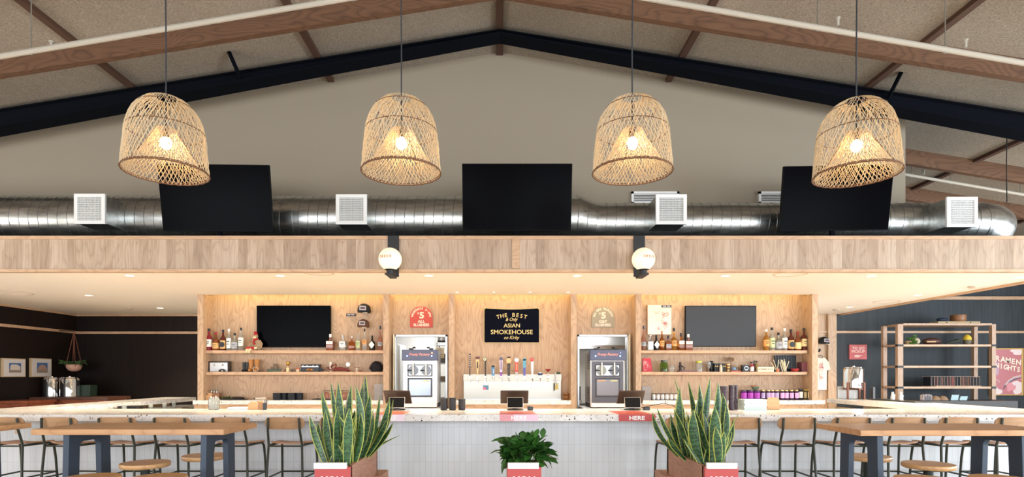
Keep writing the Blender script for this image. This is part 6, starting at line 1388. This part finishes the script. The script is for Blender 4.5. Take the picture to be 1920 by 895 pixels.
solo('dark_sandal', 'dark green lizard shaped ornament in the middle of the upper shelf', 'ornament', MB().tube([(sx(1770), 12.35, SZ + .02), (sx(1782), 12.35, SZ + .06), (sx(1792), 12.35, SZ + .09), (sx(1800), 12.35, SZ + .05)], [.015, .03, .04, .02], 10), P('lizard', (48, 54, 42), .6), loc=(sx(1785), 12.35, SZ))
t = thing('yellow_flower_pot', 'grey pot with bright yellow top at the right of the upper shelf', 'plant pot', (sx(1810), 12.35, SZ)); MB().lathe([(.05, 0), (.075, .06), (.07, .11)], (sx(1810), 12.35, SZ), 16).build('pot', P('pot_grey', (110, 104, 84), .7), t); MB().lathe([(.08, .105), (.07, .16), (.03, .21), (.01, .22)], (sx(1810), 12.35, SZ), 16).build('yellow_top', P('flower_yellow', (226, 196, 60), .6), t)
t = thing('wooden_crate_lid', 'flat pale tray with dark handles on top of the shelving unit', 'tray', (sx(1790), 12.4, zsh[0] + .02)); ZT_ = zsh[0] + .02; MB().box(sx(1751), sx(1829.5), 12.28, 12.55, ZT_, ZT_ + .05).build('tray_body', P('tray_tan', (192, 168, 128), .6), t, bev=.003)
for px in (1767, 1811): MB().cyl((sx(px), 12.27, ZT_ + .025), .012, .012, 10, axis='y').build('handle_knob', M['black'], t)
solo('wicker_basket', 'round brown basket on the flat tray above the shelving unit', 'basket', MB().lathe([(.12, 0), (.14, .03), (.145, .10), (.14, .145), (.13, .15), (.12, .11)], (sx(1798), 12.42, ZT_ + .05), 22), oak('wicker', (150, 104, 66), (128, 84, 50), (96, 60, 36), 'x', rings=14, size=.15), loc=(sx(1798), 12.42, ZT_ + .05))
solo('blue_cushion', 'dark blue low object left of the round basket on the flat tray', 'box', MB().ball((sx(1768), 12.42, ZT_ + .095), .075, 16, (1.6, 1, .6)), P('navy_obj', (28, 38, 62), .7), loc=(sx(1768), 12.42, ZT_ + .05))
SZ3 = zsh[3] + .02; rnd = random.Random(77)
t = thing('record_crate', 'long wire crate of records on the lower shelf of the shelving unit', 'crate', (sx(1785), 12.38, SZ3)); xa, xb_ = sx(1739.5), sx(1830); zz_ = Z(706.5, 12.3); mb = MB()
for z in (SZ3 + .004, zz_): mb.tube([(xa, 12.3, z), (xb_, 12.3, z), (xb_, 12.56, z), (xa, 12.56, z)], .006, 5, closed=True)
for k in range(16): x = xa + (xb_ - xa) * k / 15; mb.tube([(x, 12.3, SZ3), (x, 12.3, zz_)], .005, 4)
mb.build('wire_frame', P('crate_wire', (170, 150, 140), .5), t); MB().box(xa + .06, xb_, 12.26, 12.29, SZ3, SZ3 + .014).build('wood_strip', M['oakx'], t)
for k in range(30):
    x = xa + .015 + (xb_ - xa - .03) * k / 29; c = rnd.choice([(40, 30, 30), (96, 50, 40), (30, 34, 44), (130, 84, 60), (54, 50, 50), (150, 60, 50)])
    solo('record_sleeve', 'dark record sleeve in the wire crate, %s from the left' % ORD[k], 'record', MB().box(x - .010, x + .010, 12.32, 12.54, SZ3 + .012, zz_ - .015), P('sleeve_%s' % (c,), c, .5), loc=(x, 12.4, SZ3), group='record sleeves in the crate')
sd = .87; solo('counter_board', 'dark counter top behind the to go counter under the shelving', 'worktop', MB().box(7.9, 10.3, 11.5, 12.1, 0, .98), P('dark_top', (52, 50, 50), .5), loc=(9, 11.8, 0), bev=.004)
D = 11.75; t = thing('cup_basket', 'white and grey patterned bundle of napkins below the shelving unit', 'napkins', (X(1736, D), D, .98)); mb = MB(); rnd = random.Random(3)
for k in range(12): a = rnd.uniform(-.5, .5); mb.box(X(1729 + k * 1.3, D) - .01, X(1729 + k * 1.3, D) + .012, D - .05, D + .05, .98, .98 + rnd.uniform(.08, .13))
mb.build('bundle', P('bundle_grey', (168, 160, 164), .7), t)
for i, px in enumerate((1754, 1768)): solo('bread_loaf', 'rounded brown loaf shaped basket below the shelving unit, %s one' % ('left', 'right')[i], 'basket', MB().ball((X(px, D), D, .985), .085, 18, (1.1, .8, 1.0)).box(X(px, D) - .08, X(px, D) + .08, D - .05, D + .05, .98, 1.0), P('loaf', (150, 120, 92), .8), loc=(X(px, D), D, .98), group='brown baskets below the shelving')
for i, px in enumerate((1790, 1806.5)):
    x = X(px, D); solo('menu_card', 'pale blue leaning menu card below the shelving unit, %s one' % ('left', 'right')[i], 'card', MB().prism([(x - .08, .98), (x + .07, .98), (x + .09, 1.09 - i * .03), (x - .055, 1.09 - i * .03)], 'xz', D, D + .012), P('card_blue', (164, 190, 196), .5), loc=(x, D, .98), group='pale blue cards')
# poster
D = 13.0; t = thing('framed_poster', 'framed pink ramen nights poster at the right edge beside the shelving unit', 'poster', (X(1892, D), D, Z(742, D))); xa, xb_, za, zb_ = X(1860.5, D), X(1921, D), Z(742, D), Z(653, D)
MB().box(xa, xb_, D + .02, 13.1, za, zb_).build('frame', P('frame_gold', (206, 166, 96), .4), t, bev=.004)
pa, pb, qa, qb = xa + .03, xb_ - .055, za + .025, zb_ - .03; W_, H_ = pb - pa, qb - qa
MB().box(pa, pb, D + .012, D + .02, qa, qb).build('poster_sheet', P('poster_pink', (196, 120, 126), .4), t)
mb = MB(); y = D + .010; pc = P('poster_pale', (236, 216, 214), .5)
def blob(mb, cx, cz, rx, rz, y=y, n_=16, w_=.18, ph=0):
    pts = []
    for k in range(n_): a = 2 * math.pi * k / n_; q = 1 + w_ * math.sin(3 * a + ph) + w_ * .6 * math.sin(5 * a); pts.append((min(max(pa + (cx + rx * q * math.cos(a)) * W_, pa), pb), min(max(qa + (cz + rz * q * math.sin(a)) * H_, qa), qb)))
    mb.prism(pts, 'xz', y, y + .002)
for q_ in ((.86, .95, .24, .07, 0), (.10, .06, .2, .1, 2), (.86, .16, .22, .15, .5), (.08, .6, .12, .2, 3)): mb = MB(); blob(mb, *q_[:4], ph=q_[4]); mb.build('pale_shape', pc if q_[1] != .6 else P('poster_lilac', (196, 160, 182), .5), t)
mb = MB(); mb = MB().tube([(pa + u * W_, y, qa + v * H_) for u, v in ((.02, .30), (.12, .33), (.2, .30), (.22, .26))], .010, 4).tube([(pa + u * W_, y, qa + v * H_) for u, v in ((.42, .2), (.55, .3), (.75, .38), (.97, .41))], .02, 4); mb.build('pale_swirls', pc, t)
mb = MB(); blob(mb, .62, .16, .16, .09, y=y - .003, ph=2.2); mb.build('pink_shapes', P('poster_rose', (226, 150, 158), .5), t)
MB().tube([(pa + u * W_, y - .004, qa + v * H_) for u, v in ((.36, .12), (.48, .24), (.7, .32), (.97, .37))], .008, 4).tube([(pa + u * W_, y - .004, qa + v * H_) for u, v in ((.4, .19), (.6, .30), (.85, .36))], .006, 4).build('grey_strokes', P('poster_grey', (104, 116, 140), .5), t)
mb = MB()
for k, ch in enumerate('RAMEN'): mb.text(ch, .165, (pa + W_ * (.15 + .182 * k), y - .006, qa + H_ * (.80 - .022 * k)), bold=.006, sx=1.0, rot=-.06)
for k, ch in enumerate('NIGHTS'): mb.text(ch, .155, (pa + W_ * (.12 + .152 * k), y - .006, qa + H_ * (.645 - .018 * k)), bold=.006, sx=.92, rot=-.06)
mb.build('lettering', P('poster_cream', (246, 226, 206), .5), t)

# ------------------------------------------------------------------ left side room
def on_left(px, y): return y
for i, (ya, yb) in enumerate(((11.18, 11.72), (11.86, 12.40))):
    za, zb_ = 1.51 - (707.5 - HZ) * (ya + yb) / 2 / F, 1.51 + (HZ - 672.5) * (ya + yb) / 2 / F
    t = thing('framed_photo', 'framed photo of a %s on the dark left wall' % ('low white house under blue sky' if i == 0 else 'domed building under blue sky'), 'picture', (-9.65, (ya + yb) / 2, za), group='framed photos')
    MB().box(-9.65, -9.60, ya, yb, za, zb_).build('frame', P('frame_pale', (196, 172, 136), .4), t, bev=.004)
    MB().box(-9.60, -9.597, ya + .018, yb - .018, za + .018, zb_ - .018).build('mat_board', P('mat_white', (214, 208, 204), .6), t)
    a, b, c, d = ya + .14, yb - .12, za + .09, zb_ - .09
    MB().box(-9.597, -9.595, a, b, c, d).build('photo_sky', P('photo_blue', (70, 110, 160), .5), t); MB().box(-9.595, -9.593, a, b, c, c + (d - c) * .35).build('photo_ground', P('photo_ground', (150, 132, 116), .6), t)
    if i == 0: MB().prism([(a + .02, c + .05), (b - .02, c + .05), (b - .02, c + .12), (b - .1, c + .16), (a + .05, c + .16), (a + .02, c + .12)], 'yz', -9.593, -9.591).build('photo_building', P('photo_pale', (206, 196, 186), .6), t)
    else: MB().prism([(a + .02, c + .06)] + [((a + b) / 2 - (b - a) * .42 * math.cos(R(v)), c + .07 + .1 * math.sin(R(v))) for v in range(0, 181, 20)] + [(b - .02, c + .06)], 'yz', -9.593, -9.591).build('photo_building', P('photo_tan', (176, 140, 124), .6), t)
# hanging plant
xh, yh = -9.27, 12.6; t = thing('hanging_plant', 'green plant in a pale round pot hanging by cords in the dark left corner', 'plant', (xh, yh, 2.4)); zp = Z(697, yh)
MB().lathe([(.05, 0), (.11, .03), (.145, .09), (.14, .15), (.12, .15)], (xh, yh, zp), 22).build('pot', P('pot_blush', (206, 160, 138), .7), t)
for k in range(4): a = R(45 + 90 * k); MB().tube([(xh + .02 * math.cos(a), yh + .02 * math.sin(a), zp), (xh + .145 * math.cos(a), yh + .145 * math.sin(a), zp + .11), (xh + .0, yh, Z(622, yh))], .006, 5).build('cord', P('cord_brown', (130, 78, 58), .7), t)
MB().tube([(xh, yh, Z(622, yh)), (xh - .1, yh, Z(621, yh)), (-9.64, yh, Z(620.5, yh))], .010, 6).build('wall_bracket', M['black'], t)
rnd = random.Random(19); mb = MB()
for k in range(110):
    a = rnd.uniform(0, 6.28); rr_ = rnd.uniform(.04, .24); ovate(mb, (xh + rr_ * math.cos(a), yh + rr_ * .7 * math.sin(a), zp + .15 + .05 * math.sin(rr_ * 9) + rnd.uniform(-.03, .04)), (math.cos(a), math.sin(a), rnd.uniform(-.7, .5)), .08, .026, rnd.uniform(-.8, .8))
mb.build('leaves', P('hang_green', (78, 110, 62), .5), t)
# sideboards with urns and the green box
reds = oak('mahogany', (160, 92, 64), (140, 76, 52), (104, 54, 36), 'x', rings=6, size=.4)
zt_ = 1.04; t = thing('sideboard', 'reddish brown wooden sideboard carrying the two steel drink dispensers', 'sideboard', (-8.9, 12.2, 0)); MB().box(-9.55, -8.05, 11.85, 12.5, 0, zt_ - .06).build('cabinet_body', reds, t, bev=.004); MB().box(-9.6, -8.0, 11.8, 12.55, zt_ - .06, zt_).build('top_board', P('board_dark', (92, 60, 48), .4), t, bev=.004)
MB().box(-9.5, -8.82, 11.835, 11.85, .15, zt_ - .1).build('door', reds, t, bev=.004); MB().box(-8.78, -8.1, 11.835, 11.85, .15, zt_ - .1).build('door', reds, t, bev=.004)
t = thing('low_cabinet', 'small reddish wooden cabinet left of the sideboard', 'cabinet', (-9.3, 11.3, 0)); MB().box(-9.6, -9.0, 11.0, 11.7, 0, .95).build('cabinet_body', reds, t, bev=.004); MB().box(-9.62, -8.97, 10.97, 11.72, .95, 1.0).build('top_board', reds, t, bev=.004); MB().box(-9.55, -9.05, 10.985, 11.0, .5, .87).build('drawer', reds, t, bev=.004)
urn(X(98, 12.15), 12.15, zt_, .165, .42, 'left one of two steel drink dispensers on the reddish sideboard', False); urn(X(131, 12.1), 12.1, zt_, .175, .425, 'right one of two steel drink dispensers on the reddish sideboard', False)
x = X(163, 12.3); t = thing('green_bin', 'dark green box right of the steel drink dispensers', 'box', (x, 12.3, zt_)); MB().prism([(x - .14, zt_), (x + .13, zt_), (x + .145, zt_ + .24), (x - .15, zt_ + .24)], 'xz', 12.2, 12.42).build('box_body', P('bin_green', (44, 62, 50), .5), t, bev=.004)
# glassware inside the left return
sh = thing('under_shelf', 'inner steel shelf below the left counter holding glasses', 'shelf', (-5.6, 8.6, .9)); MB().box(-5.9, -5.3, 7.6, 10.6, .93, .95).build('shelf_board', M['stainless'], sh)
for i in range(7):
    y = 8.0 + i * .33; x = -5.62 + .03 * (i % 2); solo('rocks_glass', 'short clear glass on the inner shelf of the left counter, %s from the front' % ORD[i], 'glass', MB().lathe([(.03, 0), (.036, .085), (.032, .085), (.027, .01)], (x, y, .95), 14), G['clear'], loc=(x, y, .95), group='glasses inside the left counter')
solo('ice_bucket', 'dark square container on the inner shelf of the left counter', 'container', MB().box(-5.75, -5.45, 9.6 - .9, 9.75 - .9, .95, 1.03), M['plastic'], loc=(-5.6, 8.77, .95), bev=.005)
solo('wall_outlet', 'small pale outlet plate on the tiled counter front at the left', 'outlet', MB().box(X(26, 6.6), X(33, 6.6), 6.61, 6.62, Z(814, 6.6), Z(806, 6.6)), P('outlet_tan', (190, 160, 140), .5), loc=(X(29, 6.6), 6.61, Z(810, 6.6)), bev=.001)
